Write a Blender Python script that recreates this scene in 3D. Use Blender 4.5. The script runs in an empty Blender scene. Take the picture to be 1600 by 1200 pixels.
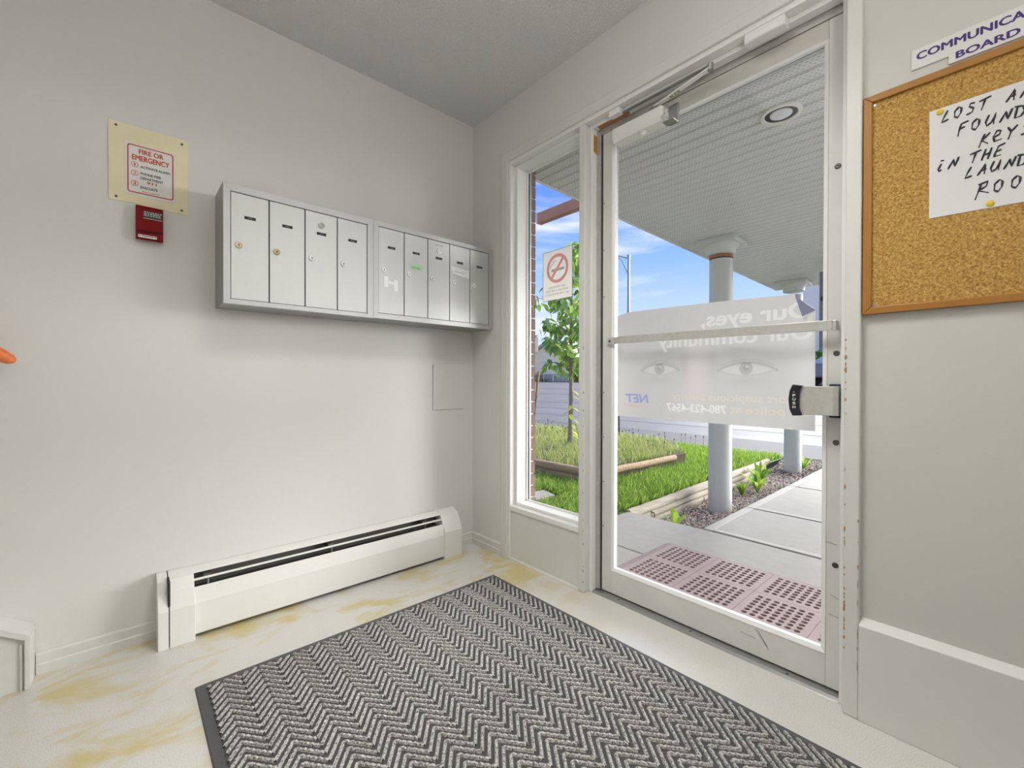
import bpy, bmesh, math, random
import numpy as np
from mathutils import Vector, Matrix
random.seed(7); rng = np.random.default_rng(7)
SC = bpy.context.scene
COL = SC.collection
# ------------------------------------------------------------------ camera
YAW, PITCH, ROLL = 0.84326, -0.0061135, 0.0020074
CAM = Vector((-1.54, -2.077, 0.95))
fw = Vector((math.cos(YAW)*math.cos(PITCH), math.sin(YAW)*math.cos(PITCH), math.sin(PITCH)))
rt = Vector((math.sin(YAW), -math.cos(YAW), 0)); up = rt.cross(fw)
r2 = rt*math.cos(ROLL) + up*math.sin(ROLL); u2 = up*math.cos(ROLL) - rt*math.sin(ROLL)
cd = bpy.data.cameras.new('camera'); cam = bpy.data.objects.new('camera', cd); COL.objects.link(cam)
cd.sensor_width = 36; cd.lens = 36*682.69/1600; cd.clip_start = 0.02; cd.clip_end = 500
M = Matrix((r2, u2, -fw)).transposed().to_4x4(); M.translation = CAM; cam.matrix_world = M
SC.camera = cam
# ------------------------------------------------------------------ colour management
SC.view_settings.view_transform = 'Standard'; SC.view_settings.look = 'None'
SC.view_settings.gamma = 1; SC.view_settings.use_curve_mapping = False
SC.view_settings.exposure = 0.48
# ------------------------------------------------------------------ world: blue sky with streaks of high cloud
W = bpy.data.worlds.new('sky'); SC.world = W; W.use_nodes = True
nt = W.node_tree; nt.nodes.clear()
def N(tree, typ, **kw):
    n = tree.nodes.new(typ)
    for k, v in kw.items():
        if k in n.inputs: n.inputs[k].default_value = v
        else: setattr(n, k, v)
    return n
def ramp(tree, stops, fac=None):
    n = tree.nodes.new('ShaderNodeValToRGB'); e = n.color_ramp.elements
    while len(e) < len(stops): e.new(0.5)
    for el, (p, c) in zip(e, stops):
        el.position = p; el.color = (*c, 1) if len(c) == 3 else c
    if fac is not None: tree.links.new(fac, n.inputs[0])
    return n
SKY = 0.80
tc = N(nt, 'ShaderNodeTexCoord'); sep = N(nt, 'ShaderNodeSeparateXYZ')
nt.links.new(tc.outputs['Generated'], sep.inputs[0])
grad = ramp(nt, [(0.0, (0.80, 0.88, 1.0)), (0.10, (0.66, 0.80, 1.0)), (0.25, (0.33, 0.55, 1.0)), (0.45, (0.10, 0.27, 0.93)), (1.0, (0.06, 0.18, 0.75))], sep.outputs[2])
mp = N(nt, 'ShaderNodeMapping'); mp.inputs['Scale'].default_value = (1.6, 1.6, 9.0); mp.inputs['Location'].default_value = (3.1, 0.4, 0.35); mp.inputs['Rotation'].default_value = (0.05, 0.02, 0.4)
nt.links.new(tc.outputs['Generated'], mp.inputs[0])
nz = N(nt, 'ShaderNodeTexNoise', Scale=1.6, Detail=7.0, Roughness=0.55, Distortion=0.35); nt.links.new(mp.outputs[0], nz.inputs['Vector'])
cl = ramp(nt, [(0.46, (0, 0, 0)), (0.68, (1, 1, 1))], nz.outputs['Fac'])
mx = N(nt, 'ShaderNodeMix', data_type='RGBA'); nt.links.new(cl.outputs[0], mx.inputs[0]); nt.links.new(grad.outputs[0], mx.inputs[6]); mx.inputs[7].default_value = (0.93, 0.96, 1.0, 1)
bg = N(nt, 'ShaderNodeBackground', Strength=SKY); nt.links.new(mx.outputs[2], bg.inputs[0])
wo = N(nt, 'ShaderNodeOutputWorld'); nt.links.new(bg.outputs[0], wo.inputs[0])
# ------------------------------------------------------------------ sun through thin cloud
sl = bpy.data.lights.new('sun', 'SUN'); sun = bpy.data.objects.new('sun', sl); COL.objects.link(sun)
sl.energy = 15; sl.angle = math.radians(80); sl.color = (1, 0.985, 0.97)
sun.rotation_euler = Vector((-0.82, 0.30, -0.34)).to_track_quat('-Z', 'Y').to_euler()
# ------------------------------------------------------------------ fill lamps added out of frame to brighten the lobby
def lamp(loc, size, power, col=(1, 0.985, 0.965)):
    l = bpy.data.lights.new('added_fill_light', 'AREA'); o = bpy.data.objects.new('added_fill_light', l); COL.objects.link(o)
    l.shape = 'RECTANGLE'; l.size, l.size_y = size; l.energy = power; l.color = col; l.spread = math.radians(120); o.location = loc
    return o
FILL_LAMPS = [((-0.85, -1.45, 2.38), (0.45, 0.45), 9), ((-1.95, -2.05, 2.38), (0.45, 0.45), 1.5)]
for a in FILL_LAMPS: lamp(*a)
FILL_UPLIGHT = (-1.35, -2.66, 1.50)                    # unseen uplighter added on the right-hand wall to lift walls and ceiling
_l = lamp((FILL_UPLIGHT[0], FILL_UPLIGHT[1], FILL_UPLIGHT[2]+0.035), (0.30, 0.16), 13); _l.rotation_euler = (math.pi, 0, 0); _l.data.spread = math.pi

# ================================================================== helpers
def srgb(r, g, b):
    f = lambda c: ((c/255+0.055)/1.055)**2.4 if c > 10 else c/255/12.92
    return (f(r), f(g), f(b))
OUT = 0.33                                      # outdoor colours darkened to offset the strong sun that lights the room
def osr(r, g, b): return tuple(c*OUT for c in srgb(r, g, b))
MATS = {}
def mat(name, col, rough=0.5, metal=0.0, spec=0.5, noise=None, bump=None, extra=None):
    """noise=(scale, amount, detail): multiplies the colour; bump=(scale, strength, distance)"""
    m = bpy.data.materials.new(name); m.use_nodes = True; t = m.node_tree
    b = t.nodes['Principled BSDF']; b.inputs['Base Color'].default_value = (*col, 1)
    b.inputs['Roughness'].default_value = rough; b.inputs['Metallic'].default_value = metal; b.inputs['Specular IOR Level'].default_value = spec
    co = N(t, 'ShaderNodeTexCoord')
    if noise:
        n = N(t, 'ShaderNodeTexNoise', Scale=noise[0], Detail=noise[2] if len(noise) > 2 else 4.0, Roughness=0.6)
        t.links.new(co.outputs['Object'], n.inputs['Vector'])
        lo = tuple(max(0, c*(1-noise[1])) for c in col); hi = tuple(min(1, c*(1+noise[1])) for c in col)
        r = ramp(t, [(0.3, lo), (0.7, hi)], n.outputs['Fac']); t.links.new(r.outputs[0], b.inputs['Base Color'])
    if bump:
        n = N(t, 'ShaderNodeTexNoise', Scale=bump[0], Detail=3.0, Roughness=0.6)
        t.links.new(co.outputs['Object'], n.inputs['Vector'])
        bp = N(t, 'ShaderNodeBump', Strength=bump[1], Distance=bump[2]); t.links.new(n.outputs['Fac'], bp.inputs['Height']); t.links.new(bp.outputs[0], b.inputs['Normal'])
    if extra: extra(t, b, co)
    MATS[name] = m
    return m
WO = {}
def setp(o, label=None, cat=None, group=None, kind=None):
    if label: o['label'] = label
    if cat: o['category'] = cat
    if group: o['group'] = group
    if kind: o['kind'] = kind
    return o
def thing(name, label, cat, loc, group=None, kind=None):
    o = bpy.data.objects.new(name, None); COL.objects.link(o); o.location = loc; o.empty_display_size = 0.05
    WO[o] = Vector(loc); return setp(o, label, cat, group, kind)
class MB:
    def __init__(s): s.v = []; s.f = []
    def add(s, vs, fs):
        k = len(s.v); s.v += [tuple(p) for p in vs]; s.f += [tuple(i+k for i in q) for q in fs]; return s
    def box(s, x0, x1, y0, y1, z0, z1):
        x0, x1 = sorted((x0, x1)); y0, y1 = sorted((y0, y1)); z0, z1 = sorted((z0, z1))
        return s.add([(x, y, z) for z in (z0, z1) for y in (y0, y1) for x in (x0, x1)],
                     [(0, 2, 3, 1), (4, 5, 7, 6), (0, 1, 5, 4), (2, 6, 7, 3), (0, 4, 6, 2), (1, 3, 7, 5)])
    def hexa(s, a, b):
        """two quads (4 points each) joined into a solid"""
        return s.add(list(a)+list(b), [(3, 2, 1, 0), (4, 5, 6, 7), (0, 1, 5, 4), (1, 2, 6, 5), (2, 3, 7, 6), (3, 0, 4, 7)])
    def prism(s, poly, fn, a, b):
        """poly of 2-D points; fn(u, v, w) -> 3-D; extruded from w=a to w=b"""
        n = len(poly)
        vs = [fn(u, v, a) for u, v in poly] + [fn(u, v, b) for u, v in poly]
        return s.add(vs, [tuple(range(n))[::-1], tuple(range(n, 2*n))] + [(i, (i+1) % n, n+(i+1) % n, n+i) for i in range(n)])
    def tube(s, pts, r, n=10, caps=True):
        pts = [Vector(p) for p in pts]; rs = r if isinstance(r, (list, tuple)) else [r]*len(pts)
        k = len(s.v); prev = None
        for i, p in enumerate(pts):
            d = (pts[min(i+1, len(pts)-1)] - pts[max(i-1, 0)]).normalized()
            a = prev if prev else (Vector((0, 0, 1)) if abs(d.z) < 0.9 else Vector((1, 0, 0)))
            e1 = (a - d*a.dot(d)).normalized(); e2 = d.cross(e1); prev = e1
            for j in range(n):
                t = 2*math.pi*j/n; s.v.append(tuple(p + (e1*math.cos(t)+e2*math.sin(t))*rs[i]))
        for i in range(len(pts)-1):
            for j in range(n):
                s.f.append((k+i*n+j, k+i*n+(j+1) % n, k+(i+1)*n+(j+1) % n, k+(i+1)*n+j))
        if caps:
            s.f.append(tuple(range(k, k+n))[::-1]); e = k+(len(pts)-1)*n; s.f.append(tuple(range(e, e+n)))
        return s
    def lathe(s, c, ax, prof, n=20):
        """prof: (radius, distance along ax)"""
        ax = Vector(ax).normalized(); c = Vector(c)
        a = Vector((0, 0, 1)) if abs(ax.z) < 0.9 else Vector((1, 0, 0)); e1 = (a-ax*a.dot(ax)).normalized(); e2 = ax.cross(e1)
        k = len(s.v)
        for r, h in prof:
            for j in range(n):
                t = 2*math.pi*j/n; s.v.append(tuple(c+ax*h+(e1*math.cos(t)+e2*math.sin(t))*r))
        for i in range(len(prof)-1):
            for j in range(n): s.f.append((k+i*n+j, k+i*n+(j+1) % n, k+(i+1)*n+(j+1) % n, k+(i+1)*n+j))
        s.f.append(tuple(range(k, k+n))[::-1]); e = k+(len(prof)-1)*n; s.f.append(tuple(range(e, e+n)))
        return s
    def build(s, name, m, parent=None, bevel=0, smooth=False, origin=None, seg=2):
        if parent is not None: po = WO[parent]
        else: po = Vector((0, 0, 0))
        if origin is None:
            a = np.array(s.v); lo, hi = a.min(0), a.max(0); origin = Vector(((lo[0]+hi[0])/2, (lo[1]+hi[1])/2, lo[2]))
        origin = Vector(origin)
        me = bpy.data.meshes.new(name); me.from_pydata([tuple(Vector(p)-origin) for p in s.v], [], s.f)
        bm = bmesh.new(); bm.from_mesh(me); bmesh.ops.recalc_face_normals(bm, faces=bm.faces); bm.to_mesh(me); bm.free()
        me.materials.append(m); o = bpy.data.objects.new(name, me); COL.objects.link(o)
        if parent is not None: o.parent = parent
        o.location = origin - po; WO[o] = origin
        if smooth:
            me.polygons.foreach_set('use_smooth', [True]*len(me.polygons))
            try: me.set_sharp_from_angle(angle=math.radians(40))
            except Exception: pass
        if bevel:
            md = o.modifiers.new('bevel', 'BEVEL'); md.width = bevel; md.segments = seg; md.limit_method = 'ANGLE'; md.angle_limit = math.radians(35)
        return o
def copy_part(o, parent, world):
    c = o.copy(); COL.objects.link(c); c.parent = parent; c.location = Vector(world)-(WO[parent] if parent else Vector()); WO[c] = Vector(world); return c
def text(name, s, m, parent, p0, ux, uz, width, height, bold=0.0, shear=0.0, thick=0.0006, spacing=1.0):
    """flat lettering: starts at p0, runs along ux, cap height along uz"""
    cu = bpy.data.curves.new('t', 'FONT'); cu.body = s; cu.size = 1; cu.shear = shear; cu.resolution_u = 3; cu.space_character = spacing
    ob = bpy.data.objects.new('t', cu); COL.objects.link(ob); bpy.context.view_layer.update()
    me = bpy.data.meshes.new_from_object(ob.evaluated_get(bpy.context.evaluated_depsgraph_get()))
    bpy.data.objects.remove(ob); bpy.data.curves.remove(cu)
    co = np.array([v.co[:] for v in me.vertices]); x0, x1 = co[:, 0].min(), co[:, 0].max()
    capb = 0.0; capt = 0.69
    ux, uz = Vector(ux), Vector(uz); un = ux.cross(uz).normalized(); un0 = un; p0 = Vector(p0)
    sx = width/(x1-x0); sz = height/(capt-capb)
    fs0 = [tuple(p.vertices) for p in me.polygons]; base = []; fs = []
    for q, (dx, dz) in enumerate(((0, 0), (-bold, 0), (bold, 0), (0, bold*.6), (0, -bold*.6)) if bold > 0.005 else ((0, 0),)):   # heavier strokes
        fs += [tuple(i+len(base) for i in f) for f in fs0]
        base += [p0 + ux*((c[0]-x0+dx)*sx) + uz*((c[1]+dz)*sz) + un0*(q*0.00002) for c in co]
    from collections import Counter
    ec = Counter()
    for f in fs:
        for i in range(len(f)): ec[(f[i], f[(i+1) % len(f)])] += 1
    n = len(base); b = MB()
    allf = list(fs) + [tuple(i+n for i in reversed(f)) for f in fs]
    for (i, j) in ec:
        if (j, i) not in ec: allf.append((j, i, i+n, j+n))
    b.add([tuple(p + un*thick/2) for p in base] + [tuple(p - un*thick/2) for p in base], allf)
    bpy.data.meshes.remove(me)
    return b.build(name, m, parent)

# ================================================================== materials
def wallx(t, b, co):
    n = N(t, 'ShaderNodeTexNoise', Scale=190.0, Detail=2.0); t.links.new(co.outputs['Object'], n.inputs['Vector'])
    bp = N(t, 'ShaderNodeBump', Strength=0.06, Distance=0.002); t.links.new(n.outputs['Fac'], bp.inputs['Height']); t.links.new(bp.outputs[0], b.inputs['Normal'])
m_wall = mat('wall_paint', srgb(217, 216, 212), 0.55, noise=(1.2, 0.015, 2), extra=wallx)
def popcorn(t, b, co):
    v = N(t, 'ShaderNodeTexNoise', Scale=120.0, Detail=4.0, Roughness=0.7); t.links.new(co.outputs['Object'], v.inputs['Vector'])
    r = ramp(t, [(0.42, (0, 0, 0)), (0.62, (1, 1, 1))], v.outputs['Fac'])
    bp = N(t, 'ShaderNodeBump', Strength=0.75, Distance=0.008); t.links.new(r.outputs[0], bp.inputs['Height']); t.links.new(bp.outputs[0], b.inputs['Normal'])
m_ceil = mat('stippled_ceiling', srgb(252, 251, 249), 0.9, spec=0.1, noise=(260, 0.05, 2), extra=popcorn)
def floorx(t, b, co):
    a = N(t, 'ShaderNodeTexNoise', Scale=4.6, Detail=4.0, Roughness=0.62, Distortion=0.5)
    mpn = N(t, 'ShaderNodeMapping'); mpn.inputs['Scale'].default_value = (0.9, 1.5, 1); mpn.inputs['Rotation'].default_value = (0, 0, 0.2)
    t.links.new(co.outputs['Object'], mpn.inputs[0]); t.links.new(mpn.outputs[0], a.inputs['Vector'])
    st = ramp(t, [(0.46, (0, 0, 0)), (0.62, (1, 1, 1))], a.outputs['Fac'])
    g = N(t, 'ShaderNodeTexNoise', Scale=420.0, Detail=1.0); t.links.new(co.outputs['Object'], g.inputs['Vector'])
    base = ramp(t, [(0.3, srgb(196, 194, 189)), (0.7, srgb(224, 222, 216))], g.outputs['Fac'])
    mxn = N(t, 'ShaderNodeMix', data_type='RGBA'); t.links.new(base.outputs[0], mxn.inputs[6]); mxn.inputs[7].default_value = (*srgb(202, 184, 112), 1)
    # traffic has worn the yellowing off in front of the door
    sp = N(t, 'ShaderNodeSeparateXYZ'); t.links.new(co.outputs['Object'], sp.inputs[0])
    mr = N(t, 'ShaderNodeMapRange'); mr.inputs['From Min'].default_value = -0.95; mr.inputs['From Max'].default_value = -0.55; mr.inputs['To Min'].default_value = 0.12; mr.inputs['To Max'].default_value = 0.85
    t.links.new(sp.outputs[1], mr.inputs['Value'])
    mu = N(t, 'ShaderNodeMath', operation='MULTIPLY'); t.links.new(st.outputs[0], mu.inputs[0]); t.links.new(mr.outputs[0], mu.inputs[1])
    t.links.new(mu.outputs[0], mxn.inputs[0]); t.links.new(mxn.outputs[2], b.inputs['Base Color']); b.inputs['Coat Weight'].default_value = 0.5; b.inputs['Coat Roughness'].default_value = 0.22
    bp = N(t, 'ShaderNodeBump', Strength=0.05, Distance=0.002); t.links.new(g.outputs['Fac'], bp.inputs['Height']); t.links.new(bp.outputs[0], b.inputs['Normal'])
m_floor = mat('worn_vinyl', srgb(208, 205, 198), 0.33, spec=0.5, extra=floorx)
m_trim = mat('trim_paint', srgb(234, 234, 231), 0.38, noise=(3, 0.02, 3))
m_trim_dim = mat('trim_paint_dim', srgb(218, 218, 213), 0.42, noise=(4, 0.02, 4))  # same trim paint, darkened for front faces that get less light
m_base = mat('baseboard_paint', srgb(212, 211, 206), 0.45, noise=(14, 0.05, 4))
m_heater = mat('heater_enamel', srgb(226, 225, 220), 0.35, noise=(5, 0.02, 3))
m_dark = mat('dark_void', srgb(38, 37, 38), 0.7)
m_fin = mat('dusty_metal', srgb(120, 118, 112), 0.5, 0.6)
def brushed(t, b, co):
    mpn = N(t, 'ShaderNodeMapping'); mpn.inputs['Scale'].default_value = (160, 160, 4); t.links.new(co.outputs['Object'], mpn.inputs[0])
    n = N(t, 'ShaderNodeTexNoise', Scale=3.0, Detail=3.0); t.links.new(mpn.outputs[0], n.inputs['Vector'])
    r = ramp(t, [(0.3, (0.46, 0.46, 0.46)), (0.7, (0.58, 0.58, 0.58))], n.outputs['Fac']); t.links.new(r.outputs[0], b.inputs['Roughness'])
m_alu = mat('brushed_aluminium', srgb(204, 205, 203), 0.5, 0.5, extra=brushed)
m_aluframe = mat('aluminium_frame', srgb(192, 193, 192), 0.5, 0.55, extra=brushed)
m_mbside = mat('mailbox_grey_side', srgb(160, 161, 160), 0.45, 0.5)
m_doorpaint = mat('door_paint', srgb(216, 216, 211), 0.42, noise=(11, 0.04, 5))
m_bead = mat('glazing_bead_white', srgb(238, 238, 236), 0.35)
m_bar = mat('bar_aluminium', srgb(206, 205, 200), 0.42, 0.5, noise=(60, 0.06, 4))
m_steel = mat('steel', srgb(170, 170, 168), 0.35, 0.9)
m_screw = mat('dark_screw', srgb(96, 95, 92), 0.4, 0.8)
m_black = mat('black_plastic', srgb(26, 28, 38), 0.4)
m_white = mat('white_print', srgb(238, 238, 234), 0.5)
m_bare = mat('bare_wood', srgb(186, 130, 44), 0.6, noise=(30, 0.2, 4))
m_barered = mat('bare_wood_red', srgb(176, 122, 88), 0.6, noise=(30, 0.2, 4))
m_chip = mat('chipped_paint', srgb(168, 136, 92), 0.8)
def glassmat(name, tint, refl):
    m = bpy.data.materials.new(name); m.use_nodes = True; t = m.node_tree; t.nodes.clear()
    tr = N(t, 'ShaderNodeBsdfTransparent'); tr.inputs[0].default_value = (*tint, 1)
    gl = N(t, 'ShaderNodeBsdfGlossy', Roughness=0.0)
    fr = N(t, 'ShaderNodeFresnel', IOR=refl); ms = N(t, 'ShaderNodeMixShader'); out = N(t, 'ShaderNodeOutputMaterial')
    t.links.new(fr.outputs[0], ms.inputs[0]); t.links.new(tr.outputs[0], ms.inputs[1]); t.links.new(gl.outputs[0], ms.inputs[2]); t.links.new(ms.outputs[0], out.inputs[0])
    return m
m_glass = glassmat('window_glass', (0.985, 0.99, 0.985), 1.2)
def concretex(t, b, co):
    mpn = N(t, 'ShaderNodeMapping'); mpn.inputs['Scale'].default_value = (120, 2, 1); t.links.new(co.outputs['Object'], mpn.inputs[0])
    n = N(t, 'ShaderNodeTexNoise', Scale=1.0, Detail=2.0); t.links.new(mpn.outputs[0], n.inputs['Vector'])
    bp = N(t, 'ShaderNodeBump', Strength=0.12, Distance=0.004); t.links.new(n.outputs['Fac'], bp.inputs['Height']); t.links.new(bp.outputs[0], b.inputs['Normal'])
m_conc = mat('concrete', srgb(150, 145, 136), 0.75, noise=(14, 0.06, 8), extra=concretex)
m_conc2 = mat('concrete_band', srgb(166, 162, 154), 0.75, noise=(25, 0.05, 6))
m_rubber = mat('rose_rubber', srgb(146, 126, 122), 0.65, noise=(40, 0.05, 3))
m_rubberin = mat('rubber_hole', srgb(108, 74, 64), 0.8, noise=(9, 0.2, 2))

# ================================================================== the room
CEIL = 2.44
b = MB(); b.box(-2.8, 0.05, -2.8, 0.1, -0.10, 0.0); setp(b.build('floor', m_floor, origin=(0, 0, -0.1)), 'worn pale vinyl lobby floor with yellow stains', 'floor', kind='structure')
b = MB(); b.box(-2.8, 0.13, -2.8, 0.1, CEIL, CEIL+0.12); setp(b.build('ceiling', m_ceil), 'white stippled ceiling above the lobby', 'ceiling', kind='structure')
b = MB(); b.box(-2.8, 0.13, 0, 0.12, 0, CEIL); setp(b.build('wall_left', m_wall), 'plain light grey wall carrying the mailboxes', 'wall', kind='structure')
b = MB(); b.box(-2.92, -2.8, -2.8, 0.12, 0, CEIL); setp(b.build('wall_back', m_wall), 'light grey wall behind the camera', 'wall', kind='structure')
b = MB(); b.box(-2.92, 0.13, -2.92, -2.8, 0, CEIL); setp(b.build('wall_right', m_wall), 'light grey wall at the far right end of the lobby', 'wall', kind='structure')
b = MB(); b.box(0, 0.13, -0.30, 0, 0, CEIL); b.box(0, 0.13, -2.8, -0.30, 2.135, CEIL); b.box(0, 0.13, -2.8, -2.62, 0, 2.135)
setp(b.build('wall_front', m_wall), 'light grey wall above and left of the glazed entrance', 'wall', kind='structure')
# baseboards
def baseprof(w0, w1, fn):
    return MB().prism([(0, 0), (0.013, 0), (0.013, 0.030), (0.010, 0.034), (0.010, 0.062), (0.006, 0.068), (0, 0.068)], fn, w0, w1)
b = baseprof(-1.752, -1.445, lambda u, v, w: (w, -u, v)); setp(b.build('baseboard_left', m_base), 'white baseboard left of the heater', 'baseboard', kind='structure')
b = baseprof(-0.152, -0.0005, lambda u, v, w: (w, -u, v)); setp(b.build('baseboard_corner', m_base), 'short white baseboard between heater and corner', 'baseboard', kind='structure')
b = baseprof(-0.268, -0.0, lambda u, v, w: (-u, w, v)); setp(b.build('baseboard_front', m_base), 'white baseboard on the entrance wall under the corner', 'baseboard', kind='structure')

# ================================================================== entrance frame (casing, posts, head, stops)
TR = thing('trim_1', 'white painted timber frame around the entrance door and sidelight', 'door frame', (0.05, -1.3, 0), kind='structure')
XC = -0.012
HT = 2.10                                     # underside of head
b = MB(); b.box(XC, 0.0, -0.318, -0.270, 0.0, 2.164); b.build('casing', m_trim_dim, TR, 0.003)
b = MB(); b.box(XC, 0.0, -2.8, -0.318, 2.118, 2.164); b.build('casing', m_trim_dim, TR, 0.003)
b = MB(); b.box(0.0, 0.13, -0.333, -0.30, 0, 2.135); b.build('jamb', m_trim, TR, 0.003)
b = MB(); b.box(0.0, 0.13, -2.62, -0.333, HT, 2.135); b.build('head', m_trim, TR, 0.003)
b = MB(); b.box(0.0, 0.13, -0.833, -0.800, 0, HT); b.build('post', m_trim_dim, TR, 0.004)
b = MB(); b.box(0.0, 0.13, -1.812, -1.775, 0, HT); b.build('post', m_trim_dim, TR, 0.004)
b = MB(); b.box(0.0, 0.13, -2.62, -2.58, 0, HT); b.build('post', m_trim_dim, TR, 0.004)
# door stops
b = MB(); b.box(0.036, 0.13, -0.848, -0.833, 0, HT); b.build('door_stop', m_trim, TR, 0.003)
b = MB(); b.box(0.036, 0.13, -1.775, -1.760, 0, HT); b.build('door_stop', m_trim, TR, 0.003)
b = MB(); b.box(0.036, 0.072, -1.760, -0.848, HT-0.016, HT); b.build('door_stop', m_trim, TR, 0.003)
# bare wood where the paint has come off at the top corner
b = MB(); b.prism([(0.0425, 1.985), (0.069, 1.975), (0.070, 2.055), (0.044, 2.060)], lambda u, v, w: (u, w, v), -0.8495, -0.848); b.build('bare_wood', m_bare, TR)
setp(TR.children[-1], 'patch of bare orange wood')
b = MB(); b.prism([(0.040, -0.872), (0.066, -0.868), (0.070, -1.02), (0.044, -1.03)], lambda u, v, w: (u, v, w), HT-0.018, HT-0.016); b.build('bare_wood', m_barered, TR)
# chipped paint on the two jamb corners
def chips(parent, y, x, zs, seed):
    rr = random.Random(seed)
    for z in zs:
        h = rr.uniform(0.002, 0.012); w = rr.uniform(0.0012, 0.0042)
        pts = [(math.cos(t)*w*rr.uniform(.6, 1), math.sin(t)*h*rr.uniform(.6, 1)) for t in np.linspace(0, 2*math.pi, 7)[:-1]]
        yield y, x, z, pts
b = MB()
for y, x, z, pts in chips(TR, -1.779, -0.0, [1.07, 1.045, 1.02, 1.0, .985, .95, .93, .9, .86, .83, .70, .53, .505, .49, .42, .40, .36, .345, .335, .32, .31, .30, .27, .255, .245, .22, .19, .6, .65], 3):
    b.prism([(y+p[0], z+p[1]) for p in pts], lambda u, v, w: (w, u, v), x-0.0008, x+0.002)
for y, x, z, pts in chips(TR, -0.829, -0.0, [.9, .82, .75, .62, .55, .45, .4, .33, .28, .22, .12, .1, .05, 1.1], 5):
    b.prism([(y+p[0], z+p[1]) for p in pts], lambda u, v, w: (w, u, v), x-0.0008, x+0.002)
for y, x, z, pts in chips(TR, -1.8095, -0.0, [.56, .50, .43, .38, .33, .24, .2, .15], 8):
    b.prism([(y+p[0]*.5, z+p[1]*1.6) for p in pts], lambda u, v, w: (w, u, v), x-0.0008, x+0.002)
o = b.build('paint_chip', m_chip, TR); setp(o, 'tan chips where paint is knocked off', kind='stuff')
# threshold
b = MB(); b.prism([(0.038, 0.0005), (0.050, 0.007), (0.085, 0.009), (0.150, 0.009), (0.165, -0.012), (0.038, -0.012)], lambda u, v, w: (u, w, v), -1.760, -0.848)
th = b.build('threshold', m_steel, TR, 0.001)
b = MB()
for y in (-0.98, -1.30, -1.62): b.lathe((0.058, y, 0.0075), (0, 0, 1), [(0.004, 0), (0.004, 0.001)], 10)
b.build('screw', m_screw, th)

# ================================================================== sidelight window
WN = thing('window_1', 'narrow sidelight window beside the entrance door', 'window', (0.08, -0.57, 0), kind='structure')
ZS = 0.287
b = MB(); b.box(0.036, 0.11, -0.348, -0.333, ZS, HT); b.build('window_stop', m_trim, WN, 0.002)
b = MB(); b.box(0.036, 0.11, -0.800, -0.785, ZS, HT); b.build('window_stop', m_trim, WN, 0.002)
b = MB(); b.box(0.036, 0.11, -0.785, -0.348, HT-0.015, HT); b.build('window_stop', m_trim, WN, 0.002)
b = MB(); b.box(0.036, 0.11, -0.785, -0.348, ZS, ZS+0.014); b.build('window_stop', m_trim, WN, 0.002)
b = MB(); b.box(0.0, 0.13, -0.800, -0.333, 0.262, ZS); b.build('window_sill', m_trim, WN, 0.002)
for bx in ((-0.785, -0.779, ZS+.014, HT-.015), (-0.354, -0.348, ZS+.014, HT-.015), (-0.779, -0.354, HT-.021, HT-.015), (-0.779, -0.354, ZS+.014, ZS+.020)):
    b = MB(); b.box(0.104, 0.113, *bx); b.build('glazing_bead', m_bead, WN, 0.001)
b = MB(); b.box(0.114, 0.119, -0.786, -0.347, ZS+0.013, HT-0.014); b.build('glass_pane', m_glass, WN)
b = MB(); b.box(0.120, 0.13, -0.800, -0.785, ZS, HT); b.box(0.120, 0.13, -0.358, -0.333, ZS, HT); b.box(0.120, 0.13, -0.785, -0.348, HT-.015, HT); b.box(0.120, 0.13, -0.785, -0.348, ZS-.001, ZS+.013); b.build('outer_stop', m_aluframe, WN)
b = MB(); b.box(0.006, 0.13, -0.798, -0.335, 0.0, 0.262); b.build('apron_panel', m_trim_dim, WN)
b = MB(); b.box(0.001, 0.006, -0.798, -0.335, 0.0, 0.012); b.build('apron_moulding', m_trim, WN, 0.001)
# boarded sidelight right of the door
PN = thing('trim_2', 'grey painted board panel with sloped ledge right of the door', 'wall panel', (0.05, -2.2, 0), kind='structure')
m_board = mat('board_paint', srgb(206, 206, 199), 0.5, noise=(2.5, 0.02, 3), extra=wallx)
b = MB(); b.box(0.026, 0.06, -2.58, -1.812, 0.27, HT); b.build('board', m_board, PN)
b = MB(); b.prism([(0.0265, 0.284), (-0.002, 0.268), (-0.002, 0.0), (0.0265, 0.0)], lambda u, v, w: (u, w, v), -2.58, -1.812); b.build('lower_box', m_trim_dim, PN, 0.002)

# ================================================================== door
DR = thing('door_1', 'aluminium framed glass entrance door with push bar', 'door', (0.10, -1.31, 0.012), kind='structure')
X0, X1 = 0.075, 0.118
YL, YR = -0.876, -1.757
GL, GR, GB, GT = -0.926, -1.718, 0.112, 2.000
b = MB(); b.box(X0, X1, GL+.0, YL, 0.012, 2.058); b.build('stile', m_doorpaint, DR, 0.002)
b = MB(); b.box(X0, X1, YR, GR, 0.012, 2.058); b.build('stile', m_doorpaint, DR, 0.002)
b = MB(); b.box(X0, X1, GR, GL, 0.012, GB); b.build('rail', m_doorpaint, DR, 0.002)
m_toprail = mat('scuffed_aluminium', srgb(196, 192, 184), 0.42, 0.15, noise=(16, .07, 6))
b = MB(); b.box(X0, X1, GR, GL, GT, 2.058); b.build('rail', m_toprail, DR, 0.002)
def bead(quadA, quadB): return MB().hexa(quadA, quadB).build('glazing_bead', m_bead, DR, 0.001)
bw = 0.014
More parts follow.
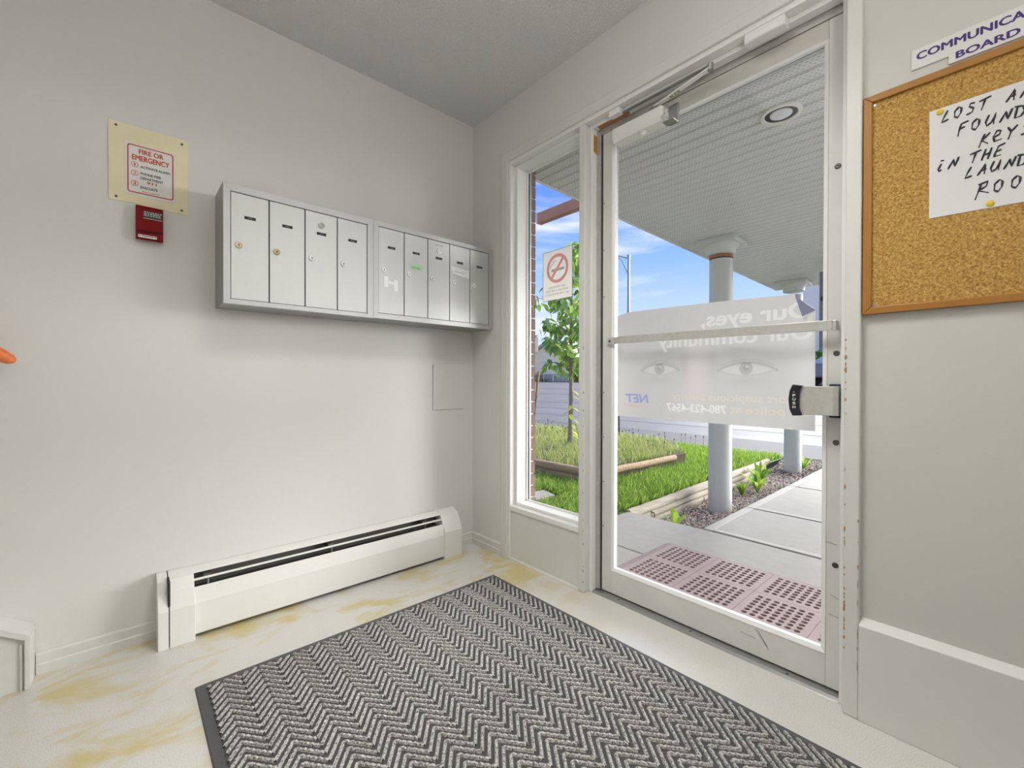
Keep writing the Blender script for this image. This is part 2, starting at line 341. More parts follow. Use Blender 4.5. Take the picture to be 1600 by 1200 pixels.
def ring(y0, y1, z0, z1, y2, y3, z2, z3):
    xa, xb = X0-0.002, 0.094
    # sloped beads: outer edge at the face, inner edge at the glass
    for (A, B, C_, D_) in (((y0, z0), (y1, z0), (y3, z2), (y2, z2)), ((y0, z1), (y1, z1), (y3, z3), (y2, z3)), ((y0, z0), (y0, z1), (y2, z3), (y2, z2)), ((y1, z0), (y1, z1), (y3, z3), (y3, z2))):
        f1 = [(xa, *A), (xa, *B), (X0+.006, *C_), (X0+.006, *D_)]; f2 = [(xb, *A), (xb, *B), (xb, *C_), (xb, *D_)]
        bead(f1, f2)
ring(GL, GR, GB, GT, GL-.011, GR+.013, GB+.014, GT-.007)
b = MB(); b.box(0.0945, 0.0995, GR+.001, GL-.001, GB+.001, GT-.001); b.build('glass_pane', m_glass, DR)
b = MB(); b.box(0.1, X1-.002, GR, GR+.005, GB, GT); b.box(0.1, X1-.002, GL-.003, GL, GB, GT); b.box(0.1, X1-.002, GR+.005, GL-.003, GB, GB+.005); b.box(0.1, X1-.002, GR+.005, GL-.003, GT-.005, GT); b.build('outer_bead', m_aluframe, DR)
m_hinge = mat('hinge_metal', srgb(186, 185, 180), 0.45, 0.4, noise=(30, .1, 4))
# weatherstrip between jamb and door
b = MB(); b.box(0.073, 0.112, -0.8755, -0.872, 0.012, 2.058); b.build('weatherstrip', m_black, DR)
b = MB(); b.box(0.066, 0.112, -0.870, -0.8485, 0.012, 2.075); b.build('hinge_channel', m_hinge, DR)
b = MB(); b.box(0.074, 0.112, YR, -0.850, 2.060, 2.0995); b.build('leak_filler', m_hinge, DR)  # added block closes the gap so no outside light leaks over the door
b = MB()
for y0, z0, y1, z1 in ((-1.519, .104, -1.560, .052), (-1.526, .104, -1.556, .060), (-1.47, .075, -1.52, .071), (-1.72, .46, -1.745, .455), (-1.73, .30, -1.75, .292), (-1.725, .24, -1.752, .236)):
    b.tube([(X0-.0003, y0, z0), (X0-.0003, y1, z1)], .0007, 5)
setp(b.build('scratch', m_fin, DR), 'dark scratches on the door rail and stile', kind='stuff')
# screws on the stiles
for z in (1.602, 1.037, 0.766, 0.393):
    b = MB(); b.lathe((X0+.001, -1.742, z), (-1, 0, 0), [(0.0085, 0), (0.0085, 0.002), (0.006, 0.003), (0.003, 0.0032), (0.0015, 0.0022)], 18); b.build('screw', m_screw, DR, smooth=True)
for z in (1.75, 1.54, 1.33, 0.9, 0.7, 0.5, 0.3):
    b = MB(); b.lathe((X0+.001, -0.884, z), (-1, 0, 0), [(0.0035, 0), (0.003, 0.0016)], 10); b.build('screw', m_screw, DR)
# push bar
pb = [(0.076, 0.036), (0.040, 0.036)]
b = MB()
def barsec(y, zc, x, h=0.0152): return [(x, y, zc-h), (x, y, zc+h), (x+0.006, y, zc+h), (x+0.006, y, zc-h)]
secs = [barsec(-0.908, 1.1285, 0.066), barsec(-0.945, 1.128, 0.064), barsec(-1.00, 1.1277, 0.040), barsec(-1.725, 1.1192, 0.034), barsec(-1.738, 1.119, 0.037)]
for s0, s1 in zip(secs[:-1], secs[1:]): b.hexa(s0, s1)
pbar = b.build('push_bar', m_bar, DR, 0.001)
b = MB(); b.hexa(barsec(-1.738, 1.119, 0.037), [(0.037+.0, -1.748, 1.104), (0.037, -1.748, 1.134), (0.075, -1.748, 1.134), (0.075, -1.748, 1.104)]); b.build('bar_bracket', m_bar, pbar, 0.002)
b = MB(); b.lathe((0.066, -0.922, 1.128), (-1, 0, 0), [(0.006, 0), (0.006, 0.0015), (0.003, 0.003)], 12); b.build('bar_screw', m_screw, pbar)
# push paddle latch
lp = MB(); lp.box(0.052, 0.0755, -1.7625, -1.728, 0.842, 0.944); lp = lp.build('latch_plate', m_black, DR, 0.003); setp(lp, 'black latch plate')
b = MB(); b.prism([(0.024, -1.655), (0.018, -1.70), (0.018, -1.745), (0.026, -1.757), (0.058, -1.757), (0.058, -1.735), (0.034, -1.725), (0.034, -1.655)], lambda u, v, w: (u, v, w), 0.850, 0.937); b.build('paddle', m_bar, lp, 0.001)
arc = [(-1.668, 0.9385), (-1.660, 0.922), (-1.6585, 0.895), (-1.660, 0.868), (-1.668, 0.847), (-1.642, 0.845), (-1.634, 0.865), (-1.631, 0.895), (-1.634, 0.922), (-1.642, 0.942)]
b = MB(); b.prism(arc, lambda u, v, w: (w, u, v), 0.014, 0.038); b.build('paddle_grip', m_black, lp, 0.002)
for ch, z in zip('PUSH', (0.9085, 0.8965, 0.8845, 0.8725)):
    text('letter', ch, m_white, lp, (0.0134, -1.6435, z-.004), (0, -1, 0), (0, 0, 1), 0.0072, 0.0078, 0.03)
b = MB(); b.prism([(-1.6465, .9175), (-1.6435, .9195), (-1.6495, .9195)], lambda u, v, w: (w, u, v), 0.0131, 0.0137); b.build('arrow', m_white, lp)
# door closer
m_closer = mat('closer_enamel', srgb(232, 232, 228), 0.35)
CL = MB(); CL.prism([(0.018, 1.982), (0.026, 1.966), (0.075, 1.966), (0.075, 2.026), (0.026, 2.026), (0.018, 2.020)], lambda u, v, w: (u, w, v), -1.188, -0.966)
cl_o = CL.build('door_closer', m_closer, DR, 0.0015)
b = MB(); b.hexa([(0.018, -1.188, 1.982), (0.018, -1.188, 2.020), (0.075, -1.188, 2.026), (0.075, -1.188, 1.966)], [(0.024, -1.196, 1.984), (0.024, -1.196, 2.018), (0.075, -1.196, 2.022), (0.075, -1.196, 1.970)]); b.build('end_cap', m_closer, cl_o, 0.001)
b = MB()
for x, z in ((0.034, 2.012), (0.034, 1.992), (0.055, 1.984), (0.062, 2.012)): b.lathe((x, -1.1955, z), (0, -1, 0), [(0.003, 0), (0.003, 0.0014)], 8)
b.build('screw', m_screw, cl_o)
b = MB(); b.box(0.066, 0.0752, -1.236, -1.196, 1.956, 2.032); b.box(0.030, 0.066, -1.236, -1.190, 1.956, 1.960); b.build('mounting_plate', m_steel, cl_o, 0.002)
b = MB(); b.lathe((0.045, -1.094, 1.967), (0, 0, -1), [(0.016, 0), (0.016, 0.006), (0.010, 0.007), (0.010, 0.014), (0.004, 0.015)], 18); b.build('adjuster', m_closer, cl_o, smooth=True)
b = MB(); b.lathe((0.040, -1.150, 2.025), (0, 0, 1), [(0.016, 0), (0.014, 0.012)], 16); b.build('spindle', m_steel, cl_o)
def flatbar(p, q, wv, t):
    p, q, wv = Vector(p), Vector(q), Vector(wv); u = (q-p).normalized().cross(wv).normalized()*t
    return MB().hexa([p-wv-u, p+wv-u, p+wv+u, p-wv+u], [q-wv-u, q+wv-u, q+wv+u, q-wv+u])
flatbar((0.040, -1.150, 2.040), (0.010, -1.385, 2.056), (0.010, 0, 0), 0.0025).build('closer_arm', m_bead, cl_o, 0.001)
flatbar((0.032, -0.985, 2.080), (0.010, -1.385, 2.066), (0.007, 0, 0), 0.0025).build('closer_forearm', m_steel, cl_o, 0.001)
b = MB(); b.lathe((0.010, -1.385, 2.048), (0, 0, 1), [(0.010, 0), (0.010, 0.024), (0.006, 0.026)], 14); b.build('elbow_pivot', m_steel, cl_o)
b = MB(); b.box(0.004, 0.0355, -1.010, -0.955, 2.072, 2.0985); b.build('arm_bracket', m_trim, TR, 0.005)
b = MB(); b.box(0.0, 0.040, -1.62, -1.50, 2.066, 2.0995); b.build('holder_block', m_trim, TR, 0.004)
b = MB(); b.box(-0.0008, 0.0, -1.60, -1.515, 2.068, 2.083); b.build('white_tag', m_bead, TR)
b = MB(); p_, q_ = Vector((0.040, -1.150, 2.040)), Vector((0.010, -1.385, 2.056))
for f0, f1 in ((.30, .36), (.38, .41), (.43, .48)):
    a_, c_ = p_.lerp(q_, f0), p_.lerp(q_, f1); b.box(a_.x-.005, a_.x+.005, c_.y, a_.y, a_.z-.0042, a_.z-.0030)
setp(b.build('arm_label', mat('faded_green', srgb(158, 170, 96), 0.6), cl_o), 'small faded green label on the closer arm', kind='stuff')

def translucent(name, col, k=.35):
    m = bpy.data.materials.new(name); m.use_nodes = True; t = m.node_tree; t.nodes.remove(t.nodes['Principled BSDF'])
    df = N(t, 'ShaderNodeBsdfDiffuse'); tl = N(t, 'ShaderNodeBsdfTranslucent'); ms = N(t, 'ShaderNodeMixShader'); ms.inputs[0].default_value = k
    df.inputs[0].default_value = (*col, 1); tl.inputs[0].default_value = (*col, 1)
    t.links.new(df.outputs[0], ms.inputs[1]); t.links.new(tl.outputs[0], ms.inputs[2]); t.links.new(ms.outputs[0], t.nodes['Material Output'].inputs[0]); return m
# ================================================================== no smoking sign on the sidelight
m_signw = translucent('sign_back', srgb(248, 246, 243), .6)
m_signr = mat('faded_red', srgb(255, 186, 184), 0.5); m_signg = mat('faded_grey', srgb(200, 195, 188), 0.5); m_signk = mat('sign_edge', srgb(110, 115, 125), 0.5)
NS = thing('no_smoking_sign', 'white no smoking sign on the sidelight glass, seen from behind', 'sign', (0.1135, -0.565, 1.369))
xs = 0.1138
def pw(p): # add a little light coming through the paper
    pass
b = MB(); b.box(xs-.0006, xs, -0.664, -0.466, 1.369, 1.620); b.build('panel', m_signw, NS)
b = MB(); b.box(xs-.0007, xs-.0001, -0.666, -0.664, 1.367, 1.622); b.box(xs-.0007, xs-.0001, -0.466, -0.464, 1.367, 1.622); b.box(xs-.0007, xs-.0001, -0.664, -0.466, 1.367, 1.369); b.box(xs-.0007, xs-.0001, -0.664, -0.466, 1.620, 1.622); b.build('border', m_signk, NS)
cy, cz, R0, R1 = -0.566, 1.527, 0.058, 0.074
b = MB(); n = 40
vs = []; fs = []
for i in range(n):
    t = 2*math.pi*i/n
    for r in (R0, R1):
        vs += [(xs-.0012, cy+r*math.cos(t), cz+r*math.sin(t)), (xs-.0006, cy+r*math.cos(t), cz+r*math.sin(t))]
for i in range(n):
    a, c = 4*i, 4*((i+1) % n); fs += [(a, a+2, c+2, c), (a+1, c+1, c+3, a+3), (a, c, c+1, a+1), (a+2, a+3, c+3, c+2)]
b.add(vs, fs); b.build('ring', m_signr, NS)
d = Vector((0, -0.643, 0.766)); e = Vector((0, -0.766, -0.643))*0.0075; c = Vector((xs-.0013, cy, cz))
b = MB(); p, q = c-d*0.064, c+d*0.064; th_ = Vector((0.0006, 0, 0)); b.hexa([p-e, p+e, p+e+th_, p-e+th_], [q-e, q+e, q+e+th_, q-e+th_]); b.build('slash', m_signr, NS)
b = MB(); b.prism([(-0.525, 1.512), (-0.612, 1.514), (-0.612, 1.527), (-0.525, 1.526)], lambda u, v, w: (w, u, v), xs-.0011, xs-.0006); b.build('cigarette', m_signg, NS)
for off in (0, 0.006):
    b = MB(); b.tube([(xs-.0009, -0.515-off, 1.53), (xs-.0009, -0.514-off, 1.54), (xs-.0009, -0.524-off, 1.548), (xs-.0009, -0.536-off, 1.552), (xs-.0009, -0.534-off, 1.562), (xs-.0009, -0.548-off, 1.568), (xs-.0009, -0.556-off, 1.566)], 0.0009, 6); b.build('smoke', m_signg, NS)
for s, y0, y1, z in (('NO SMOKING', -0.618, -0.503, 1.428), ('WITHIN 5 METERS', -0.638, -0.487, 1.410), ('OF THIS ENTRANCE', -0.645, -0.479, 1.392)):
    text('lettering', s, m_signg, NS, (xs-.0008, y0, z), (0, 1, 0), (0, 0, 1), y1-y0, 0.0105, 0.0)

# ================================================================== poster on the door glass (a printed photograph, seen from the back)
def poster_colour(y, z):
    """y to the left, z up -> reflectance of the show-through print"""
    g = np.full_like(y, 0.60)
    u = (y+1.315)/0.37; v = (z-1.0)/0.21
    def gs(y0, z0, sy, sz, ang=0.0):
        dy, dz = y-y0, z-z0; c, s = math.cos(ang), math.sin(ang)
        a, b_ = dy*c+dz*s, -dy*s+dz*c
        return np.exp(-(a/sy)**2-(b_/sz)**2)
    g += 0.05*gs(-1.30, 0.93, .05, .12) - 0.04*(v > 0.55)*np.clip((v-.4), 0, .6)
    g += 0.06*gs(-0.97, 0.9, .06, .25) + 0.05*gs(-1.66, 0.98, .05, .2)
    for ey, ez, s, w in ((-1.147, 1.0, 1, .082), (-1.478, 0.995, -1, .095)):
        g -= 0.075*gs(ey-0.01*s, ez+0.070, .070, .012, -0.12*s) + 0.04*gs(ey-.05*s, ez+.060, .04, .02, -0.3*s)      # brow
        g -= 0.05*gs(ey, ez+.005, w*1.15, .035)                                                              # socket
        g -= 0.05*gs(ey, ez-.045, w*.7, .012)                                                                # bag
        t = np.clip((y-ey)/w, -1, 1)
        upz = ez+0.026*(1-t**2)-0.004; loz = ez-0.020*(1-t**2)-0.002
        inside = (np.abs((y-ey)/w) < 1) & (z < upz) & (z > loz)
        g = np.where(inside, 0.63, g)
        iris = ((y-ey)**2+(z-ez-.002)**2 < 0.0225**2) & inside
        g = np.where(iris, 0.47, g)
        g = np.where(iris & ((y-ey)**2+(z-ez-.002)**2 < 0.009**2), 0.40, g)
        g = np.where(((y-ey+.003)**2+(z-ez-.008)**2 < 0.0035**2), 0.72, g)
        lid = np.exp(-((z-upz)/0.0045)**2)*(np.abs((y-ey)/w) < 1.05); g -= 0.14*lid
        lid2 = np.exp(-((z-upz-.012)/0.004)**2)*(np.abs((y-ey)/w) < .95); g -= 0.05*lid2
        lid3 = np.exp(-((z-loz)/0.003)**2)*(np.abs((y-ey)/w) < .9); g -= 0.05*lid3
    g -= 0.06*gs(-1.25, 1.02, .02, .06) + 0.06*gs(-1.36, 1.02, .022, .06)
    g += rng.normal(0, .006, y.shape)
    rgb = np.stack([g*1.0, g*.99, g*.985], -1)
    pk = gs(-1.30, 0.98, .05, .10)[..., None]*np.array([.03, -.01, 0.0]); rgb = rgb+pk
    return np.clip(rgb, 0, 1)
PS = thing('door_poster', 'faded poster of two staring eyes taped on the door glass, seen from behind', 'poster', (0.0938, -1.315, 0.795))
ny, nz_ = 520, 320
YA, YB = -0.946, -1.684
pts = []; 
U, V = np.meshgrid(np.linspace(0, 1, ny), np.linspace(0, 1, nz_))
Yg = YA+(YB-YA)*U
zb = 0.798-0.004*U; zt = 1.250+0.004*np.sin(U*3)-0.018*U
# cut corners: folded left top and peeled right top
zt = np.where(Yg > -1.00, zt-(Yg+1.0)/0.054*0.012, zt)
zt = np.where(Yg < -1.627, 1.229+(Yg+1.627)/0.057*0.050, zt)
Zg = zb+(zt-zb)*V
Xg = 0.0930 - 0.006*np.exp(-((Yg-YB)/0.03)**2)*V - 0.004*np.exp(-((Yg-YA)/.03)**2)*V**2 - 0.0004
m_poster = bpy.data.materials.new('poster_print'); m_poster.use_nodes = True
t = m_poster.node_tree; pbn = t.nodes['Principled BSDF']; at = N(t, 'ShaderNodeVertexColor', layer_name='print')
t.nodes.remove(pbn); df = N(t, 'ShaderNodeBsdfDiffuse'); tl = N(t, 'ShaderNodeBsdfTranslucent'); ms = N(t, 'ShaderNodeMixShader'); ms.inputs[0].default_value = 0.35
t.links.new(at.outputs[0], df.inputs[0]); t.links.new(at.outputs[0], tl.inputs[0]); t.links.new(df.outputs[0], ms.inputs[1]); t.links.new(tl.outputs[0], ms.inputs[2]); t.links.new(ms.outputs[0], t.nodes['Material Output'].inputs[0])
vs = [(Xg[j, i], Yg[j, i], Zg[j, i]) for j in range(nz_) for i in range(ny)]
fs = [(j*ny+i, j*ny+i+1, (j+1)*ny+i+1, (j+1)*ny+i) for j in range(nz_-1) for i in range(ny-1)]
b = MB(); b.add(vs, fs); po = b.build('sheet', m_poster, PS, smooth=True)
PRINT = poster_colour(Yg, Zg); PRINT_K = 0.92
m_pw = translucent('print_white', (0.46, 0.455, 0.45)); m_pc = translucent('print_cream', (0.43, 0.39, 0.325)); m_pb = translucent('print_blue', srgb(112, 116, 180)); m_pr = translucent('print_pink', srgb(180, 150, 148))
m_fold = mat('poster_fold', srgb(128, 132, 158), 0.4)
xp = 0.0915
def ptext(s_, y_right, y_left, z, h, colp, bold=0.02, sh=0.0):
    """print a line of (mirrored) lettering into the sheet's colours"""
    cu = bpy.data.curves.new('t', 'FONT'); cu.body = s_; cu.size = 1; cu.offset = bold; cu.shear = sh; cu.resolution_u = 4
    ob = bpy.data.objects.new('t', cu); COL.objects.link(ob); bpy.context.view_layer.update()
    me = bpy.data.meshes.new_from_object(ob.evaluated_get(bpy.context.evaluated_depsgraph_get())); bpy.data.objects.remove(ob); bpy.data.curves.remove(cu)
    co = np.array([v.co[:2] for v in me.vertices]); me.calc_loop_triangles(); tri = np.array([t.vertices[:] for t in me.loop_triangles])
    co[:, 0] = y_right+(co[:, 0]-co[:, 0].min())*(y_left-y_right)/(np.ptp(co[:, 0])); co[:, 1] = z+co[:, 1]*h/.69
    for T in tri:
        a, b_, c = co[T]; lo = np.minimum(np.minimum(a, b_), c); hi = np.maximum(np.maximum(a, b_), c)
        i0, i1 = np.searchsorted(-Yg[0], [-hi[0], -lo[0]]); 
        if i1 <= i0: continue
        yy, zz = Yg[:, i0:i1], Zg[:, i0:i1]
        def e(p, q): return (q[0]-p[0])*(zz-p[1])-(q[1]-p[1])*(yy-p[0])
        w0, w1, w2 = e(a, b_), e(b_, c), e(c, a)
        ins = ((w0 >= 0) & (w1 >= 0) & (w2 >= 0)) | ((w0 <= 0) & (w1 <= 0) & (w2 <= 0))
        PRINT[:, i0:i1][ins] = colp
    bpy.data.meshes.remove(me)
p_w, p_c, p_b, p_r = (.74, .73, .72), (.70, .645, .55), (.36, .37, .66), (.70, .55, .54)
ptext('Our eyes,', -1.678, -1.318, 1.158, 0.050, p_w, 0.025)
ptext('Our community', -1.678, -1.140, 1.088, 0.050, p_w, 0.025)
ptext('Report suspicious activity', -1.672, -1.205, 0.880, 0.026, p_c, 0.012)
ptext('To police at', -1.672, -1.425, 0.838, 0.027, p_c, 0.012)
ptext('780-423-4567', -1.410, -1.178, 0.834, 0.029, (.82, .81, .80), 0.022)
ptext('NET', -1.098, -0.985, 0.862, 0.034, p_b, 0.03, 0.15)
rr = random.Random(4); y = -1.095
while y < -0.985:
    w = rr.uniform(.004, .009); m_ = (Yg > y) & (Yg < y+w) & (Zg > .843) & (Zg < .854+rr.uniform(0, .003)); PRINT[m_] = p_r; y += w+.0025
colr = PRINT.reshape(-1, 3)*PRINT_K
ca = po.data.color_attributes.new('print', 'FLOAT_COLOR', 'POINT'); ca.data.foreach_set('color', np.concatenate([colr, np.ones((len(colr), 1))], 1).astype(np.float32).ravel())
m_fold = mat('poster_fold', srgb(110, 114, 142), 0.4)
b = MB(); b.add([(0.090, -1.627, 1.229), (0.086, -1.684, 1.176), (0.080, -1.650, 1.160), (0.0906, -1.627, 1.2285), (0.0866, -1.684, 1.1755), (0.0806, -1.650, 1.1595)], [(0, 1, 2), (5, 4, 3), (0, 3, 4, 1), (1, 4, 5, 2), (2, 5, 3, 0)]); b.build('peeled_corner', m_fold, PS); setp(PS.children[-1], 'peeled corner showing the blue grey back')

# ================================================================== heater
m_h = m_heater
HT_ = thing('baseboard_heater', 'long white baseboard heater along the foot of the wall', 'heater', (-0.8, -0.05, 0))
fx = lambda u, v, w: (w, -u, v)
b = MB(); b.box(-1.40, -0.20, -0.012, -0.001, 0.012, 0.232); b.build('back_panel', m_fin, HT_)
b = MB(); b.prism([(0.001, 0.238), (0.022, 0.240), (0.053, 0.230), (0.055, 0.224), (0.050, 0.225), (0.020, 0.234), (0.001, 0.232)], fx, -1.352, -0.225); b.build('hood', m_h, HT_, 0.001)
b = MB(); b.prism([(0.087, 0.184), (0.103, 0.128), (0.101, 0.014), (0.096, 0.014), (0.098, 0.127), (0.083, 0.182)], fx, -1.352, -0.225); b.build('front_panel', m_h, HT_, 0.001)
b = MB(); b.prism([(0.068, 0.2085), (0.075, 0.2035), (0.074, 0.2015), (0.067, 0.2065)], fx, -1.352, -0.225); b.build('damper_strip', m_h, HT_)
b = MB(); b.prism([(0.030, 0.170), (0.078, 0.170), (0.078, 0.165), (0.030, 0.165)], fx, -1.36, -0.22); b.build('element_tray', m_dark, HT_)
b = MB()
for k in range(70):
    x = -1.33+k*0.0157; b.box(x, x+0.002, -0.075, -0.014, 0.05, 0.16)
o = b.build('fins', m_fin, HT_); o['kind'] = 'stuff'
b = MB(); b.tube([(-1.36, -0.045, 0.11), (-0.22, -0.045, 0.11)], 0.011, 12); b.build('pipe', m_steel, HT_)
for x in (-1.30, -0.84, -0.36):
    b = MB(); b.box(x-0.012, x+0.012, -0.064, -0.006, 0.196, 0.214); b.tube([(x, -0.072, 0.178), (x, -0.068, 0.206)], 0.004, 8); b.build('damper_clip', m_fin, HT_)
cap = [(0.001, 0.241), (0.024, 0.243), (0.066, 0.222), (0.082, 0.192), (0.108, 0.142), (0.106, 0.0), (0.001, 0.0)]
b = MB(); b.prism(cap, fx, -0.262, -0.150); b.build('end_cap', m_h, HT_, 0.0015)
cap2 = [(0.001, 0.240), (0.024, 0.242), (0.070, 0.226), (0.090, 0.190), (0.116, 0.132), (0.120, 0.0), (0.001, 0.0)]
b = MB(); b.prism(cap2, fx, -1.418, -1.344); b.build('end_cap', m_h, HT_, 0.0015)
b = MB(); b.prism([(u, v) for u, v in cap2], fx, -1.451, -1.421); b.build('end_filler', m_h, HT_, 0.0015)
b = MB(); b.box(-1.423, -1.416, -0.110, -0.003, 0.004, 0.232); b.build('cap_gap', m_dark, HT_)

# ================================================================== stair skirt and handrail at the left edge
ST = thing('stair_skirt', 'white sloped stair skirt board at the far left edge', 'stair trim', (-2.2, -0.05, 0))
def slope(x): return 0.166+(-1.754-x)*0.66
b = MB(); b.prism([(-1.764, 0), (-1.764, 0.148), (-2.75, slope(-2.75)-.018), (-2.75, 0)], lambda u, v, w: (u, w, v), -0.080, -0.001); b.build('skirt_board', m_base, ST)
b = MB(); b.prism([(-1.754, 0.166), (-2.75, slope(-2.75)), (-2.75, slope(-2.75)-.018), (-1.764, 0.150)], lambda u, v, w: (u, w, v), -0.092, -0.001); b.build('top_moulding', m_base, ST, 0.002)
b = MB(); b.box(-1.768, -1.754, -0.092, -0.001, 0.0, 0.158); b.build('end_moulding', m_base, ST, 0.002)
b = MB(); b.box(-1.778, -1.772, -0.086, -0.080, 0.0, 0.140); b.build('inner_bead', m_base, ST, 0.001)
m_rail = mat('orange_varnish', srgb(226, 122, 66), 0.4, noise=(20, 0.15, 4))
HR = thing('handrail', 'orange varnished rounded handrail end at the left edge', 'handrail', (-2.2, -0.09, 1.0))
b = MB(); d = Vector((-1, 0, 0.62)).normalized(); p0 = Vector((-1.783, -0.088, 1.006))
b.tube([p0, p0+d*.004, p0+d*.012, p0+d*.03, p0+d*.06, p0+d*1.08], [0.004, .010, .015, .0195, .022, .022], 16); b.build('rail', m_rail, HR, smooth=True)
for k in (0.4, 0.95):
    q = p0+d*k; b = MB(); b.tube([q+Vector((0, 0.01, -.012)), q+Vector((0, 0.03, -0.05)), Vector((q.x, -0.004, q.z-.06))], 0.006, 8); b.build('bracket', m_steel, HR, smooth=True)

# ================================================================== fire sign and alarm
m_cream = mat('cream_card', srgb(234, 224, 188), 0.6, noise=(6, 0.05, 3)); m_card = mat('white_card', srgb(226, 224, 220), 0.5)
m_red = mat('sign_red', srgb(196, 66, 32), 0.5); m_ink = mat('sign_ink', srgb(50, 66, 58), 0.5)
FS = thing('fire_sign', 'cream fire or emergency notice screwed to the wall', 'sign', (-1.463, -0.003, 1.58))
b = MB(); b.prism([(-1.576, 1.861), (-1.352, 1.863), (-1.352, 1.581), (-1.372, 1.582), (-1.40, 1.580), (-1.43, 1.583), (-1.47, 1.581), (-1.505, 1.586), (-1.575, 1.584)], lambda u, v, w: (u, w, v), -0.003, -0.0005); b.build('backing_card', m_cream, FS)
b = MB(); b.box(-1.532, -1.391, -0.0042, -0.003, 1.615, 1.800); b.build('notice', m_card, FS)
def rrect(x0, x1, z0, z1, r, n=6):
    pts = []
    for cx, cz, a in ((x1-r, z1-r, 0), (x0+r, z1-r, 90), (x0+r, z0+r, 180), (x1-r, z0+r, 270)):
        for k in range(n+1):
            t = math.radians(a+90*k/n); pts.append((cx+r*math.cos(t), cz+r*math.sin(t)))
    return pts
def frame2d(b, outer, inner, fn, a, c):
    n = len(outer); vs = []
    for (o_, i_) in zip(outer, inner): vs += [fn(*o_, a), fn(*i_, a), fn(*o_, c), fn(*i_, c)]
    fs = []
    for k in range(n):
        p, q = 4*k, 4*((k+1) % n); fs += [(p, q, q+1, p+1), (p+2, p+3, q+3, q+2), (p, p+2, q+2, q), (p+1, q+1, q+3, p+3)]
    b.add(vs, fs); return b
fw2 = lambda u, v, w: (u, w, v)
frame2d(MB(), rrect(-1.5265, -1.3965, 1.624, 1.795, .008), rrect(-1.5230, -1.4000, 1.6275, 1.7915, .006), fw2, -0.0050, -0.0042).build('border', m_red, FS)
yt = -0.0046
def ft(s, x0, x1, z, h, m, bold): text('lettering', s, m, FS, (x0, yt, z), (1, 0, 0), (0, 0, 1), x1-x0, h, bold)
ft('FIRE OR', -1.4945, -1.426, 1.767, 0.0165, m_red, 0.035)
ft('EMERGENCY', -1.5135, -1.409, 1.742, 0.0180, m_red, 0.035)
ft('ACTIVATE ALARM', -1.4905, -1.407, 1.717, 0.0085, m_ink, 0.022)
ft('PHONE FIRE', -1.4905, -1.433, 1.693, 0.0090, m_ink, 0.022)
ft('DEPARTMENT', -1.4905, -1.427, 1.677, 0.0090, m_ink, 0.022)
ft('911', -1.4725, -1.446, 1.664, 0.0085, m_red, 0.035)
ft('EVACUATE', -1.4905, -1.443, 1.6435, 0.0092, m_ink, 0.022)
for s, z in (('1', 1.7255), ('2', 1.6945), ('3', 1.658)):
    ci = [(-1.5065+.0098*math.cos(k*math.pi/12), z+.0098*math.sin(k*math.pi/12)) for k in range(24)]; co_ = [(-1.5065+.0084*math.cos(k*math.pi/12), z+.0084*math.sin(k*math.pi/12)) for k in range(24)]
    frame2d(MB(), ci, co_, fw2, -0.0050, -0.0042).build('number_ring', m_red, FS)
    hw_ = .0014 if s == '1' else .003; ft(s, -1.5065-hw_, -1.5065+hw_, z-.005, 0.010, m_red, 0.02)
b = MB(); rr = random.Random(2); x = -1.486
while x < -1.438: w = rr.uniform(.002, .005); b.box(x, x+w, -.0047, -.0042, 1.6325, 1.6347); x += w+.0012
b.build('small_print', m_red, FS)
for x, z in ((-1.556, 1.848), (-1.371, 1.845), (-1.556, 1.598), (-1.372, 1.595)):
    b = MB(); b.lathe((x, -.003, z), (0, -1, 0), [(.0042, 0), (.0042, .001), (.0022, .0018)], 12); b.build('screw', m_screw, FS)
m_alarm = mat('alarm_red', srgb(122, 4, 12), 0.5, spec=0.15)
AL = thing('fire_alarm', 'red fire alarm pull box below the cream notice', 'alarm', (-1.467, -0.025, 1.455))
b = MB(); b.prism([(-.001, 1.462), (-.001, 1.578), (-.026, 1.576), (-.032, 1.566), (-.032, 1.488), (-.027, 1.485), (-.032, 1.481), (-.034, 1.458), (-.028, 1.4535)], lambda u, v, w: (w, u, v), -1.5045, -1.4285); b.build('box', m_alarm, AL, 0.0015)
b = MB(); b.box(-1.5045, -1.4285, -.0322, -.030, 1.4835, 1.4862); b.build('groove', m_dark, AL)
m_albl = mat('alarm_label', srgb(34, 40, 36), 0.5)
b = MB(); b.box(-1.4845, -1.4315, -.0328, -.032, 1.532, 1.558); b.build('label_plate', m_albl, AL)
b = MB(); rr = random.Random(9)
for z in (1.5535, 1.5475, 1.5415):
    x = -1.4825
    while x < -1.436:
        w = rr.uniform(.003, .010); b.box(x, min(x+w, -1.433), -.0333, -.0328, z-.0012, z+.0014+rr.uniform(0, .001)); x += w+.002
b.box(-1.4845, -1.4315, -.0333, -.0328, 1.5305, 1.5325); b.build('label_print', mat('label_light', srgb(190, 192, 188), 0.5), AL)
b = MB(); b.prism(rrect(-1.4985, -1.4465, 1.4605, 1.4705, .0025, 3), lambda u, v, w: (u, w, v), -.0352, -.033); b.build('handle_label', m_card, AL)
b = MB(); rr = random.Random(1); x = -1.488
b.lathe((-1.494, -.0352, 1.4655), (0, -1, 0), [(.0018, 0), (.0018, .0003)], 10)
while x < -1.45: w = rr.uniform(.002, .004); b.box(x, x+w, -.0356, -.0352, 1.4655, 1.4685); x += w+.0007
b.build('handle_print', m_ink, AL)

